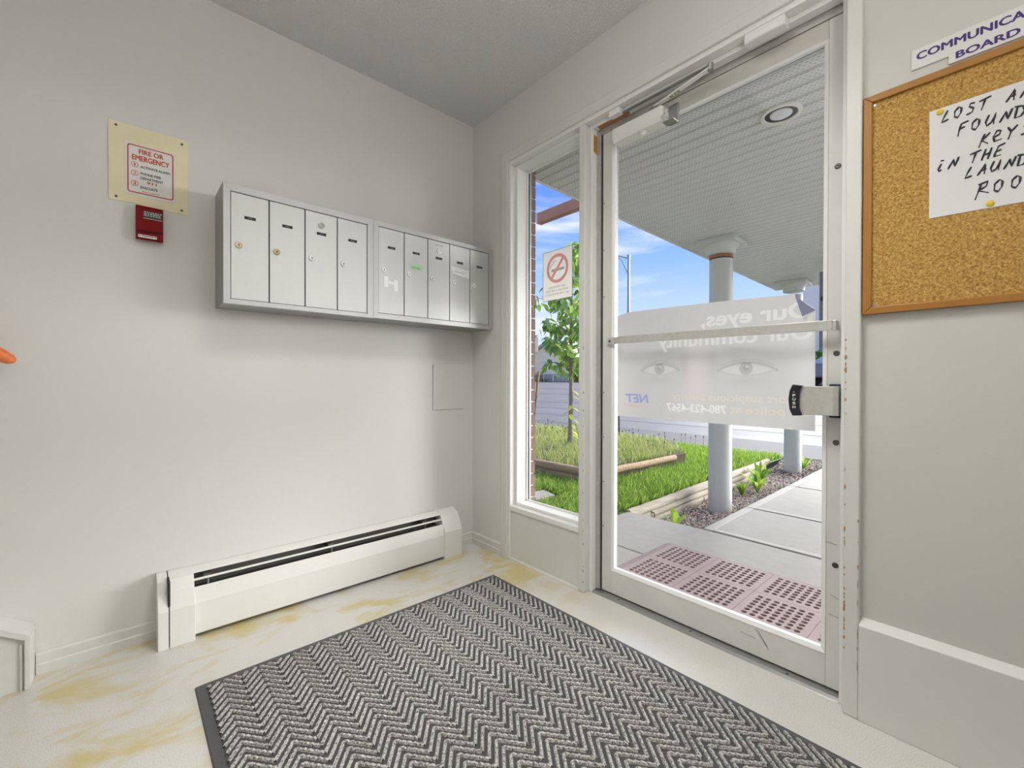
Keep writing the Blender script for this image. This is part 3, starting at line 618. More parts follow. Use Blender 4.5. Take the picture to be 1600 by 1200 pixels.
# ================================================================== mailboxes
YF = -0.185
def mailbox(name, label, x0, x1, z0, z1, bounds, zt, zb, lock_mat, master, fr):
    t = thing(name, label, 'mailbox', ((x0+x1)/2, -0.09, z0), 'rows of wall mailboxes')
    b = MB(); b.box(x0, x1, -0.170, -0.0005, z0+.0015, z1+.004); b.build('cabinet', m_mbside, t, 0.001)
    # four mitred frame bars
    o = [(x0, z0), (x1, z0), (x1, z1), (x0, z1)]; i = [(bounds[0], zb), (bounds[-1], zb), (bounds[-1], zt), (bounds[0], zt)]
    for k in range(4):
        a, c, d, e = o[k], o[(k+1) % 4], i[(k+1) % 4], i[k]
        g = 0.0004
        b = MB(); b.hexa([(p[0], -0.170, p[1]) for p in (a, c, d, e)], [(p[0], YF, p[1]) for p in (a, c, d, e)]); b.build('frame_bar', m_aluframe, t, 0.0008)
    b = MB(); b.box(bounds[0], bounds[-1], -0.1745, -0.170, zb, zt); b.build('recess', m_dark, t)
    n = len(bounds)-1
    for k in range(n):
        a, c = bounds[k]+.0022, bounds[k+1]-.0022
        b = MB(); b.box(a, c, YF+.003, -0.1746, zb+.0022, zt-.0022); dr = b.build('mailbox_door', m_alu, t, 0.0008)
        w = bounds[k+1]-bounds[k]; m_ = lock_mat[k]
        lx = bounds[k]+0.0265; lz = zb+0.203
        b = MB(); b.lathe((lx, YF+.003, lz), (0, -1, 0), [(.0125, 0), (.0125, .003), (.0112, .005), (.0098, .0052), (.0092, .0035)], 20); b.build('lock', m_, dr, smooth=True)
        b = MB(); b.box(lx-.0009, lx+.0009, YF-.0013, YF-.0003, lz-.007, lz+.002); b.lathe((lx, YF-.0003, lz+.001), (0, -1, 0), [(.0025, 0), (.0025, .001)], 8); b.build('keyhole', m_dark, dr)
        bx = bounds[k]+w*0.5; bz = zt-0.087 if True else 0
        b = MB(); b.box(bx-.019, bx+.019, YF+.0022, YF+.003, bz-.0055, bz+.0055); b.build('number_plate', m_dark, dr)
        b = MB(); rr = random.Random(k*7+n)
        for q in range(3): b.box(bx-.007+q*.005, bx-.0035+q*.005, YF+.0017, YF+.0022, bz-.0025, bz+.002)
        b.box(bx+.017, bx+.0185, YF+.0017, YF+.0022, bz-.0065, bz+.0065); b.build('number_digits', m_fin, dr)
        if k == master:
            b = MB(); b.lathe((bx, YF+.003, zt-.052), (0, -1, 0), [(.0125, 0), (.0125, .004), (.009, .0045), (.0075, .002), (.004, .002), (.0035, .0038)], 20); b.build('master_lock', m_steel if n == 4 else m_lockw, dr, smooth=True)
    return t
m_brass = mat('worn_brass', srgb(188, 178, 150), 0.3, 0.9); m_lockw = mat('bright_lock', srgb(240, 240, 238), 0.3, 0.15)
m_lockd = mat('nickel_lock', srgb(232, 232, 230), 0.3, 0.3)
mailbox('mailbox_unit', 'four door aluminium mailbox unit, left of the pair', -1.2655, -0.6935, 1.2345, 1.6765, [-1.2435, -1.115, -0.984, -0.854, -0.7215], 1.650, 1.2525, [m_brass, m_brass, m_lockd, m_lockd], 2, None)
mailbox('mailbox_unit', 'five door aluminium mailbox unit touching the corner, right of the pair', -0.6925, -0.0025, 1.2365, 1.6785, [-0.669, -0.540, -0.412, -0.2835, -0.155, -0.0265], 1.656, 1.260, [m_lockw]*5, 2, None)
# labels stuck on the doors
yd = YF+.003
m_green = mat('green_tape', srgb(176, 214, 178), 0.5); m_gink = mat('green_ink', srgb(88, 140, 92), 0.6); m_tape = mat('white_tape', srgb(240, 240, 240), 0.3)
t = thing('green_sticker', 'torn pale green name sticker on the sixth mailbox door', 'sticker', (-0.475, yd, 1.488))
b = MB(); b.prism([(-.514, 1.512), (-.506, 1.515), (-.46, 1.514), (-.444, 1.509), (-.438, 1.500), (-.445, 1.492), (-.455, 1.486), (-.495, 1.486), (-.510, 1.495)], fw2, yd-.0006, yd); b.build('paper', m_green, t)
b = MB(); xx = np.linspace(-.505, -.455, 24); b.tube([(x, yd-.0009, 1.4985+.0035*math.sin(i*1.7)+.001*math.cos(i*3.1)) for i, x in enumerate(xx)], .0007, 5); b.build('handwriting', m_gink, t)
t = thing('tape_strips', 'white tape in the shape of an H on the fifth mailbox door', 'tape', (-0.606, yd, 1.37))
b = MB(); b.box(-.641, -.621, yd-.0005, yd, 1.384, 1.434); b.build('tape_strip', m_tape, t)
b = MB(); b.prism([(-.622, 1.416), (-.590, 1.411), (-.586, 1.397), (-.622, 1.402)], fw2, yd-.0008, yd-.0002); b.build('tape_strip', m_tape, t)
b = MB(); b.prism([(-.594, 1.424), (-.573, 1.421), (-.573, 1.371), (-.592, 1.372), (-.592, 1.395)], fw2, yd-.0005, yd); b.build('tape_strip', m_tape, t)
t = thing('white_name_label', 'white tape label with faint writing on the eighth mailbox door', 'label', (-0.22, yd, 1.5))
b = MB(); b.prism([(-.276, 1.545), (-.160, 1.537), (-.160, 1.497), (-.20, 1.498), (-.262, 1.507)], fw2, yd-.0005, yd); b.build('paper', m_tape, t)
b = MB(); xx = np.linspace(-.255, -.19, 22); b.tube([(x, yd-.0007, 1.519+.003*math.sin(i*2.1)) for i, x in enumerate(xx)], .0005, 5); b.build('handwriting', m_fin, t)
b = MB(); xx = np.linspace(-.372, -.322, 18); b.tube([(x, yd-.0004, 1.634+.0028*math.sin(i*1.9)+.001*math.sin(i*.9)) for i, x in enumerate(xx)], .0006, 5); o = b.build('handwritten_name', m_fin); setp(o, 'faint grey handwriting above the lock of the seventh mailbox door', 'writing')

# access panel
AP = thing('access_panel', 'flush square access panel painted into the wall near the corner', 'panel', (-0.168, -0.003, 0.792))
b = MB(); b.box(-.2735, -.2715, -.0012, -.0002, .792, 1.043); b.build('gap', m_fin, AP)
b = MB(); b.box(-.2715, -.062, -.0045, -.0002, .792, 1.043); b.build('cover', m_wall, AP, 0.001)
for x, z in ((-.258, 1.02), (-.258, .82), (-.078, 1.02), (-.078, .82)):
    b = MB(); b.lathe((x, -.0044, z), (0, -1, 0), [(.003, 0), (.003, .0008)], 10); b.build('screw', m_wall, AP)

# ================================================================== entrance mat
m_matrub = mat('mat_rubber', srgb(84, 83, 84), 0.5, bump=(60, .3, .002))
def pilex(t, b, co):
    n = N(t, 'ShaderNodeTexNoise', Scale=230.0, Detail=1.0); t.links.new(co.outputs['Object'], n.inputs['Vector'])
    r = ramp(t, [(0.34, srgb(102, 101, 99)), (0.60, srgb(192, 190, 185))], n.outputs['Fac']); t.links.new(r.outputs[0], b.inputs['Base Color'])
    b.inputs['Sheen Weight'].default_value = 0.3; b.inputs['Sheen Roughness'].default_value = 0.4
m_pile = mat('mat_pile', srgb(150, 148, 142), 0.75, spec=0.3, extra=pilex)
m_matlow = mat('mat_backing', srgb(74, 73, 72), 0.8, noise=(120, .2, 2))
MX0, MX1, MY1, MY0 = -1.378, -0.186, -0.428, -2.65
MT = thing('entrance_mat', 'dark grey chevron pile entrance mat on the lobby floor', 'mat', ((MX0+MX1)/2, -1.3, 0))
b = MB(); b.prism([(MX0, 0), (MX0+.004, .004), (MX0+.024, .005), (MX1-.020, .005), (MX1-.003, .004), (MX1, 0)], lambda u, v, w: (u, w, v), MY0, MY1); b.build('rubber_border', m_matrub, MT)
px0, px1, py0, py1 = MX0+.030, MX1-.024, MY0+.03, MY1-.026
b = MB(); b.box(px0, px1, py0, py1, .004, .007); b.build('backing', m_matlow, MT)
# chevron ribs: each rib arm a low rounded bar, vertices of the zigzag 0.0495 m apart in x
b = MB(); half = 0.0500; pitch = 0.0290; rise = 0.062; nb = 9
x = px0-0.0; k = 0; segs = []
phase0 = px0-0.013
kx = 0; rr = random.Random(3)
while phase0+kx*half < px1:
    xa, xb_ = phase0+kx*half, phase0+(kx+1)*half
    upw = (kx % 2 == 0)
    yy = py0-rise
    while yy < py1+rise:
        ya, yb = (yy, yy+rise) if upw else (yy+rise, yy)
        # clip to the mat
        t0, t1 = 0.0, 1.0
        if xa < px0: t0 = (px0-xa)/half
        if xb_ > px1: t1 = (px1-xa)/half
        A = (xa+half*t0, ya+(yb-ya)*t0); B = (xa+half*t1, ya+(yb-ya)*t1)
        def cut(A, B, lim, sgn):
            if sgn*(A[1]-lim) > 0 and sgn*(B[1]-lim) > 0: return None
            if sgn*(A[1]-lim) > 0: s = (lim-A[1])/(B[1]-A[1]); A = (A[0]+(B[0]-A[0])*s, lim)
            elif sgn*(B[1]-lim) > 0: s = (lim-A[1])/(B[1]-A[1]); B = (A[0]+(B[0]-A[0])*s, lim)
            return A, B
        ab = cut(A, B, py1, 1)
        if ab: ab = cut(*ab, py0, -1)
        if ab and t1 > t0: segs.append(ab)
        yy += pitch
    kx += 1
for A, B in segs:
    L = math.hypot(B[0]-A[0], B[1]-A[1])
    if L < .004: continue
    d = ((B[0]-A[0])/L, (B[1]-A[1])/L); nrm = (-d[1], d[0]); hw = 0.0052
    n = max(2, int(L/0.0075)); prev = None; k0 = len(b.v)
    for i in range(n+1):
        s = L*i/n; z = .0118+ (.0014 if i % 2 else -.0010)
        for off, zz in ((-hw, .006), (-hw*.55, z), (hw*.55, z), (hw, .006)):
            b.v.append((A[0]+d[0]*s+nrm[0]*off, A[1]+d[1]*s+nrm[1]*off, zz))
    for i in range(n):
        for j in range(3): b.f.append((k0+4*i+j, k0+4*i+j+1, k0+4*i+5+j, k0+4*i+4+j))
o = b.build('pile', m_pile, MT); setp(o, kind='stuff')

# tack that holds the mat edge
b = MB()
o = None
t = thing('floor_tack', 'round metal tack at the door side edge of the mat', 'tack', (-0.196, -1.245, .005))
b = MB(); b.lathe((-.196, -1.245, .005), (0, 0, 1), [(.007, 0), (.006, .002), (.002, .003)], 14); b.build('head', m_steel, t)

# ================================================================== notice board
m_oak = mat('oak_frame', srgb(166, 114, 44), 0.45, noise=(8, .1, 6))
def oakx(t, b, co):
    w = N(t, 'ShaderNodeTexWave', Scale=6.0, Distortion=6.0, Detail=3.0); w.bands_direction = 'Y'
    mpn = N(t, 'ShaderNodeMapping'); mpn.inputs['Scale'].default_value = (1, 14, 1.2); t.links.new(co.outputs['Object'], mpn.inputs[0]); t.links.new(mpn.outputs[0], w.inputs['Vector'])
    r = ramp(t, [(0, srgb(148, 96, 34)), (1, srgb(186, 132, 54))], w.outputs['Fac']); t.links.new(r.outputs[0], b.inputs['Base Color'])
m_oakv = mat('oak_frame_v', srgb(160, 105, 45), 0.4, extra=oakx)
def corkx(t, b, co):
    v = N(t, 'ShaderNodeTexVoronoi', Scale=330.0); t.links.new(co.outputs['Object'], v.inputs['Vector'])
    n = N(t, 'ShaderNodeTexNoise', Scale=170.0, Detail=5.0, Roughness=0.8); t.links.new(co.outputs['Object'], n.inputs['Vector'])
    r = ramp(t, [(0.30, srgb(96, 66, 26)), (0.42, srgb(166, 124, 58)), (0.62, srgb(204, 164, 92))], n.outputs['Fac'])
    hs = N(t, 'ShaderNodeMix', data_type='RGBA', blend_type='SOFT_LIGHT'); hs.inputs[0].default_value = .6; t.links.new(r.outputs[0], hs.inputs[6]); t.links.new(v.outputs['Color'], hs.inputs[7])
    bw_ = N(t, 'ShaderNodeRGBToBW'); t.links.new(v.outputs['Color'], bw_.inputs[0])
    hs.inputs[7].default_value = (.5, .5, .5, 1); t.links.new(bw_.outputs[0], hs.inputs[7])
    t.links.new(hs.outputs[2], b.inputs['Base Color'])
m_cork = mat('cork', srgb(184, 140, 70), 0.85, extra=corkx)
CB = thing('cork_board', 'oak framed cork notice board right of the door', 'notice board', (0.015, -2.27, 1.138))
xf = 0.010; ya, yb, za, zb2 = -1.8135, -2.72, 1.138, 1.742; fwid = .0195
b = MB(); b.box(xf+.006, .0255, yb+.01, ya-.01, za+.01, zb2-.01); b.build('cork', m_cork, CB)
P = [(ya, za), (yb, za), (yb, zb2), (ya, zb2)]; Q = [(ya-fwid, za+fwid), (yb+fwid, za+fwid), (yb+fwid, zb2-fwid), (ya-fwid, zb2-fwid)]
for k in range(4):
    a, c, d, e = P[k], P[(k+1) % 4], Q[(k+1) % 4], Q[k]
    b = MB(); b.hexa([(xf-.002, *p) for p in (a, c, d, e)], [(.0255, *p) for p in (a, c, d, e)]); b.build('frame_bar', m_oak if k % 2 == 0 else m_oakv, CB, 0.002)
for z in (1.714, 1.163):
    b = MB(); b.lathe((xf+.006, -1.838, z), (-1, 0, 0), [(.0045, 0), (.0045, .001), (.0015, .0012)], 12); b.build('screw', m_steel, CB)
# paper
m_paper = mat('white_paper', srgb(226, 226, 224), 0.6); m_marker = mat('black_marker', srgb(36, 38, 48), 0.5)
PP = thing('lost_keys_note', 'handwritten lost and found note pinned to the cork board', 'note', (0.0145, -2.2, 1.36))
b = MB(); b.prism([(-1.9475, 1.646), (-2.42, 1.650), (-2.42, 1.358), (-1.948, 1.372)], lambda u, v, w: (w, u, v), .0148, .0156); b.build('sheet', m_paper, PP)
for y, z in ((-1.967, 1.637), (-2.0545, 1.379)):
    t = thing('push_pin', 'yellow push pin in the %s of the handwritten note' % ('top left corner' if z > 1.5 else 'bottom edge'), 'push pin', (.013, y, z), 'yellow push pins')
    b = MB(); b.lathe((.0148, y, z), (-1, 0, 0), [(.0070, 0), (.0068, .002), (.004, .0035)], 18); b.build('head', mat('pin_yellow', srgb(224, 196, 30), .35), t, smooth=True)
GLY = {'L': [[(0.45, 1), (.2, .5), (0, 0), (.5, .12)]], 'O': [[(.35, 1), (.08, .7), (.05, .2), (.25, 0), (.5, .35), (.55, .8), (.38, 1), (.2, .8)]], 'S': [[(.6, .9), (.3, .95), (.2, .7), (.5, .45), (.4, .1), (0, .0)]],
       'T': [[(0, .85), (.8, 1.05)], [(.42, .95), (.3, .5), (.15, 0)]], 'A': [[(0, 0), (.3, .5), (.55, 1), (.5, .5), (.48, 0)], [(.2, .38), (.62, .45)]], 'N': [[(0, 0), (.25, .5), (.4, .85), (.45, .4), (.5, .1), (.8, .95)]],
       'D': [[(.2, 1), (0, 0)], [(.0, 1.0), (.5, .9), (.6, .4), (.4, .05), (0, 0)]], 'F': [[(.25, .95), (.1, .4), (0, -.15)], [(.22, .95), (.75, 1.05)], [(.12, .5), (.5, .6)]], 'U': [[(.25, 1), (.02, .4), (.1, .02), (.4, .25), (.7, 1), (.55, .4), (.55, .05)]],
       'K': [[(.4, 1), (.2, .5), (0, -.1)], [(.75, 1), (.2, .45), (.6, .05)]], 'e': [[(.1, .45), (.45, .6), (.55, .9), (.3, 1), (.05, .5), (.15, .05), (.6, .15)]], 'Y': [[(.1, 1), (.3, .55)], [(.7, 1), (.3, .55), (.1, -.1)]], 'i': [[(.3, .7), (.05, .2), (.1, 0), (.3, .1)], [(.3, .95), (.35, 1.05), (.5, .98)]],
       'H': [[(.3, 1), (0, 0)], [(.7, 1), (.42, 0)], [(.1, .45), (.65, .58)]], 'E': [[(.8, 1.1), (.35, .95), (.15, .45), (.05, .05), (.5, .1)], [(.18, .5), (.55, .58)]], 'R': [[(.3, 1), (.15, .5), (-.1, -.3)], [(.1, .95), (.7, 1.1), (.6, .7), (.1, .45), (.75, .1)]], 'M': [[(0, 0), (.3, 1), (.4, .3), (.75, 1), (.8, 0)]]}
def hand(word, y, z, h, step, slope_):
    b = MB()
    for i, ch in enumerate(word):
        if ch == ' ': continue
        for st in GLY[ch]:
            pts = []
            for a, c in st: pts.append((y-(i*step+a*h*.95), z+slope_*i*step+c*h))
            # smooth
            q = [pts[0]]
            for s0, s1 in zip(pts[:-1], pts[1:]): q += [(s0[0]*.66+s1[0]*.34, s0[1]*.66+s1[1]*.34), (s0[0]*.34+s1[0]*.66, s0[1]*.34+s1[1]*.66), s1]
            b.tube([(.0147, *p) for p in q], [.0017+.0006*math.sin(k) for k in range(len(q))], 6)
    b.build('handwriting', m_marker, PP)
hand('LOST AND', -1.970, 1.609, .026, .0217, .0002)
hand('FOUND', -1.999, 1.566, .026, .0232, -.0)
hand('KeYS', -2.035, 1.523, .026, .0222, 0)
hand('iN THE', -1.963, 1.487, .025, .0192, 0)
hand('LAUNDRY', -2.012, 1.453, .025, .0212, 0)
hand('ROOM', -2.032, 1.403, .028, .0275, 0)
# sign above the board
m_purple = mat('purple_print', srgb(62, 42, 118), 0.5)
SG = thing('board_sign', 'white two line board sign with purple capitals above the cork board', 'sign', (.024, -2.05, 1.753))
b = MB(); b.box(.0215, .0255, -2.19, -1.911, 1.774, 1.826); b.build('upper_strip', m_card, SG, .0008)
b = MB(); b.box(.0200, .0255, -2.118, -1.981, 1.753, 1.7785); b.build('lower_strip', m_card, SG, .0008)
text('lettering', 'COMMUNICATION', m_purple, SG, (.0213, -1.922, 1.796), (0, -1, 0), (0, 0, 1), .256, .0185, .035)
text('lettering', 'BOARD', m_purple, SG, (.0198, -1.995, 1.7605), (0, -1, 0), (0, 0, 1), .104, .0165, .035)

# ================================================================== OUTSIDE
# ground layers
ang = math.radians(1.7)
def rot(x, y, ox=1.3, oy=-.22):
    """the walk and canopy run about 1.7 degrees off square to the wall"""
    dx, dy = x-ox, y-oy
    return ox+dx*math.cos(ang)-dy*math.sin(ang), oy+dx*math.sin(ang)+dy*math.cos(ang)
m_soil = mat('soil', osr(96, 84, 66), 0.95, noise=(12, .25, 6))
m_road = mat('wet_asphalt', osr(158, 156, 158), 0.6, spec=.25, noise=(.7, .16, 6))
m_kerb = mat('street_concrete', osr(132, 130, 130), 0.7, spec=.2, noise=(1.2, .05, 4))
def slab(name, pts, z0, z1, m, parent=None, bevel=.006):
    b = MB(); b.prism(pts, lambda u, v, w: (u, v, w), z0, z1); return b.build(name, m, parent, bevel)
ZG = -.03
PC = thing('walkway', 'grey concrete porch slab and walkway leading to the street', 'walkway', (1.0, -1.6, -.13), kind='structure')
slab('slab', [(.132, -3.2), (.664, -3.2), (.664, -.20), (.132, -.20)], -.15, ZG, m_conc, PC)
slab('slab', [(.670, -3.2), (1.345, -3.2), (1.335, -.75), (1.305, -.205), (.670, -.20)], -.15, ZG, m_conc, PC)
xs_ = [1.350, 2.10, 3.16, 4.22, 5.2]
for a, c in zip(xs_[:-1], xs_[1:]):
    slab('slab', [(a+.006, -.815+.01*(a-1.3)), (c-.006, -.815+.01*(c-1.3)), (c-.006, -3.2), (a+.006, -3.2)], -.15, ZG, m_conc, PC, .008)
    slab('slab_band', [(a+.006, -.752+.01*(a-1.3)), (c-.006, -.752+.01*(c-1.3)), (c-.006, -.815+.01*(c-1.3)), (a+.006, -.815+.01*(a-1.3))], -.15, ZG+.001, m_conc2, PC, .004)
    slab('slab_band', [(a+.010, -.815+.01*(a-1.3)), (a+.055, -.815), (a+.055, -3.2), (a+.010, -3.2)], ZG-.001, ZG+.0012, m_conc2, PC, 0)
# lawn soil surface
def lawn_z(x, y): return ZG-.004-.0165*max(0, x-1.3)
b = MB(); gx = np.linspace(.25, 5.3, 30); gy = np.linspace(-.19, 9.5, 30)
vs = []
for x in gx:
    for y in gy:
        yy = y if y > -.19+1e-6 else -.20+.03*max(0, x-1.3)-.0
        vs.append((x, yy, lawn_z(x, yy)))
b.add(vs, [(i*30+j, (i+1)*30+j, (i+1)*30+j+1, i*30+j+1) for i in range(29) for j in range(29)])
m_lawnsoil = mat('lawn_soil', srgb(84, 108, 46), 0.95, noise=(20, .3, 6))
o = b.build('lawn_ground', m_lawnsoil); setp(o, 'green turf ground of the front lawn', 'lawn', kind='structure')
# gravel strip
b = MB(); b.prism([(1.34, -.752), (5.2, -.715), (5.2, -.10), (1.31, -.215)], lambda u, v, w: (u, v, w), -.30, -.20); b.hexa([(4.45, -.72, -.21), (5.32, -.715, -.21), (5.32, -.06, -.21), (4.45, -.14, -.21)], [(4.45, -.72, -.20), (5.32, -.715, -.075), (5.32, -.06, -.075), (4.45, -.14, -.20)]); o = b.build('gravel_base', m_soil); setp(o, 'gravel strip bed between log edging and walkway', 'gravel bed', kind='structure')
def vcol_mat(name, rough=.8, trans=0.0):
    m = bpy.data.materials.new(name); m.use_nodes = True; t = m.node_tree; pb_ = t.nodes['Principled BSDF']; at = N(t, 'ShaderNodeVertexColor', layer_name='tint')
    t.links.new(at.outputs[0], pb_.inputs['Base Color']); pb_.inputs['Roughness'].default_value = rough; pb_.inputs['Specular IOR Level'].default_value = .3
    if trans:
        tl = N(t, 'ShaderNodeBsdfTranslucent'); ms = N(t, 'ShaderNodeMixShader'); ms.inputs[0].default_value = trans
        t.links.new(at.outputs[0], tl.inputs[0]); t.links.new(pb_.outputs[0], ms.inputs[1]); t.links.new(tl.outputs[0], ms.inputs[2]); t.links.new(ms.outputs[0], t.nodes['Material Output'].inputs[0])
    return m
m_peb = vcol_mat('pebbles', .75); m_grass = vcol_mat('grass_blades', .6, .4)
def raw(name, V, F, C, m, label=None, cat=None, kind='stuff', parent=None):
    me = bpy.data.meshes.new(name); V = np.asarray(V, float); po = WO[parent] if parent else Vector()
    org = Vector((V[:, 0].mean(), V[:, 1].mean(), V[:, 2].min())); me.from_pydata((V-np.array(org)).tolist(), [], F); me.materials.append(m)
    ca = me.color_attributes.new('tint', 'FLOAT_COLOR', 'POINT'); ca.data.foreach_set('color', np.concatenate([C, np.ones((len(C), 1))], 1).astype(np.float32).ravel())
    o = bpy.data.objects.new(name, me); COL.objects.link(o); o.location = org-po; WO[o] = org
    if parent: o.parent = parent
    return setp(o, label, cat, kind=kind)
# pebbles: squashed octahedra
V = []; F = []; C = []
pal = np.array([srgb(176, 168, 160), srgb(150, 140, 132), srgb(196, 188, 180), srgb(168, 140, 128), srgb(120, 114, 108), srgb(206, 198, 188), srgb(182, 156, 144)])
for i in range(10500):
    x = 1.33+rng.random()**1.25*3.9; y0 = -.752+.01*(x-1.3); y1 = -.215+.03*(x-1.3); y = y0+(y1-y0)*rng.random()
    r = rng.uniform(.006, .014); k = len(V); a = rng.uniform(0, 6.3); c, s = math.cos(a), math.sin(a); e = rng.uniform(.6, 1); zc = -.198+rng.uniform(-.001, .006)+.15*max(0, x-4.45)
    for dx, dy, dz in ((1, 0, 0), (0, e, 0), (-1, 0, 0), (0, -e, 0), (0, 0, .7), (0, 0, -.4)):
        V.append((x+r*(dx*c-dy*s), y+r*(dx*s+dy*c), zc+r*dz))
    F += [(k, k+1, k+4), (k+1, k+2, k+4), (k+2, k+3, k+4), (k+3, k, k+4)]
    C += [tuple(pal[rng.integers(7)]*rng.uniform(.9, 1.3))]*6
raw('gravel', V, F, np.clip(np.array(C), 0, 1), m_peb, 'loose brown grey gravel around the porch columns', 'gravel')
# log edging
def logx(t, b, co):
    mpn = N(t, 'ShaderNodeMapping'); mpn.inputs['Scale'].default_value = (3, 40, 40); t.links.new(co.outputs['Object'], mpn.inputs[0])
    n = N(t, 'ShaderNodeTexNoise', Scale=1.0, Detail=5.0); t.links.new(mpn.outputs[0], n.inputs['Vector'])
    r = ramp(t, [(.3, srgb(140, 130, 114)), (.7, srgb(186, 176, 158))], n.outputs['Fac']); t.links.new(r.outputs[0], b.inputs['Base Color'])
m_log = mat('weathered_log', osr(190, 180, 162), 0.85, extra=logx)
def logx2(t, b, co):
    mpn = N(t, 'ShaderNodeMapping'); mpn.inputs['Scale'].default_value = (40, 3, 40); t.links.new(co.outputs['Object'], mpn.inputs[0])
    n = N(t, 'ShaderNodeTexNoise', Scale=1.0, Detail=5.0); t.links.new(mpn.outputs[0], n.inputs['Vector'])
    r = ramp(t, [(.3, srgb(126, 102, 76)), (.7, srgb(180, 154, 122))], n.outputs['Fac']); t.links.new(r.outputs[0], b.inputs['Base Color'])
m_log2 = mat('weathered_log_dark', srgb(160, 146, 124), 0.85, extra=logx2)
def log(p, q, r, m, parent):
    p, q = Vector(p), Vector(q); n = 10; rr = random.Random(int(abs(p.x*1000+p.z*777+q.y*31)))
    pts = [p.lerp(q, i/n)+Vector((0, rr.uniform(-.003, .003), rr.uniform(-.003, .003))) for i in range(n+1)]
    b = MB(); b.tube(pts, [r*rr.uniform(.96, 1.04) for _ in pts], 14); return b.build('log', m, parent, smooth=True)
LE = thing('log_edging', 'three course pale log edging along the gravel strip', 'log edging', (2.8, -.2, -.2))
for z, r, x1 in ((-.058, .037, 4.55), (-.118, .033, 4.4), (-.172, .031, 4.3)):
    xm = 2.02 if z > -.1 else (1.62 if z > -.15 else 2.6)
    y = lambda x: -.217+.029*(x-1.3)+.02
    log((1.31, y(1.31), z), (xm-.004, y(xm), z), r, m_log, LE); log((xm+.004, y(xm), z), (x1, y(x1), z), r*.98, m_log, LE)
b = MB(); b.tube([(1.62, -.190, -.150), (1.622, -.236, -.140), (1.622, -.237, -.100), (1.62, -.192, -.088)], .005, 6); b.build('iron_band', m_dark, LE, smooth=True)
LB = thing('log_edging', 'darker two course log border of the raised tree bed', 'log edging', (1.8, 1.5, -.03))
log((1.765, .50, .080), (1.70, 3.4, .085), .042, m_log2, LB); log((1.768, .60, .008), (1.71, 3.4, .005), .038, m_log2, LB)
log((1.80, .495, .070), (3.35, .505, .050), .034, m_log2, LB)
# raised bed soil
b = MB(); b.prism([(1.76, .5), (3.6, .5), (4.6, 1.2), (4.6, 9), (1.70, 9)], lambda u, v, w: (u, v, w), -.12, .075); o = b.build('raised_bed', mat('bed_soil', osr(118, 112, 72), 0.95, noise=(10, .35, 6))); setp(o, 'raised planting bed of soil behind the log border', 'planting bed', kind='structure')
slab_p = MB(); slab_p.prism([(.94, .40), (1.17, .42), (1.22, .60), (1.0, .62)], lambda u, v, w: (u, v, w), -.08, .0); o = slab_p.build('stepping_stone', m_conc, bevel=.008); setp(o, 'grey flat stone in the grass by the building', 'stone')
# grass
def blades(n, fx_, h, w, pal, zf, lean=.5):
    V = []; F = []; C = []
    for i in range(n):
        x, y = fx_(); z = zf(x, y); a = rng.uniform(0, 6.283); hh = h*rng.uniform(.5, 1.25); ww = w*rng.uniform(.7, 1.3); l = rng.uniform(.1, lean)*hh; b_ = rng.uniform(0, 6.283)
        dx, dy = math.cos(a)*ww, math.sin(a)*ww; lx, ly = math.cos(b_)*l, math.sin(b_)*l; k = len(V)
        V += [(x-dx, y-dy, z), (x+dx, y+dy, z), (x+lx*.4-dx*.8, y+ly*.4-dy*.8, z+hh*.6), (x+lx*.4+dx*.8, y+ly*.4+dy*.8, z+hh*.6), (x+lx, y+ly, z+hh)]
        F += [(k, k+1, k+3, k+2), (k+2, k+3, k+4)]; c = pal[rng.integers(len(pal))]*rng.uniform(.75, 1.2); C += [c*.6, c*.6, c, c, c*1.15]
    return V, F, np.clip(np.array(C), 0, 1)
gp = np.array([srgb(132, 166, 60), srgb(106, 144, 44), srgb(160, 190, 72), srgb(88, 126, 42), srgb(184, 200, 104)])
def lawnpt():
    while True:
        x = .35+rng.random()**.9*4.9; y = -.19+rng.random()**1.15*4.2
        if y < -.17+.03*max(0, x-1.3) or (x < 1.32 and y < -.17): continue
        if .9 < x < 1.25 and .37 < y < .64: continue
        if x > 1.7 and .47 < y and x < 3.6: continue
        return x, y
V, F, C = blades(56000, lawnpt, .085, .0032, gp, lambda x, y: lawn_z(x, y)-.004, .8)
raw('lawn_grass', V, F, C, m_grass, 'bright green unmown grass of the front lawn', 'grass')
def nearpt():
    while True:
        x = .35+rng.random()*1.5; y = -.17+rng.random()*1.1
        if x < 1.3 and y < -.15 or (.9 < x < 1.25 and .37 < y < .64): continue
        if y < -.16+.03*max(0, x-1.3): continue
        return x, y
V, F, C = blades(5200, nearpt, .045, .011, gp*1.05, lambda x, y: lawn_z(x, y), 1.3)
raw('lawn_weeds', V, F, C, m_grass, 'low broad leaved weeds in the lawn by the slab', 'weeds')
gb = np.array([srgb(150, 172, 84), srgb(176, 176, 104), srgb(128, 154, 66), srgb(190, 186, 132)])
def bedpt():
    while True:
        x = 1.8+rng.random()*2.7; y = .54+rng.random()**1.2*5.0
        if x > 3.6+(y-.5): continue
        if rng.random() < .55*(0.5+0.5*math.sin(x*7)*math.sin(y*6+1)): continue
        return x, y
V, F, C = blades(13000, bedpt, .09, .0035, gb, lambda x, y: .07, .9)
raw('bed_grass', V, F, C, m_grass, 'patchy yellow green grass in the raised bed', 'grass')
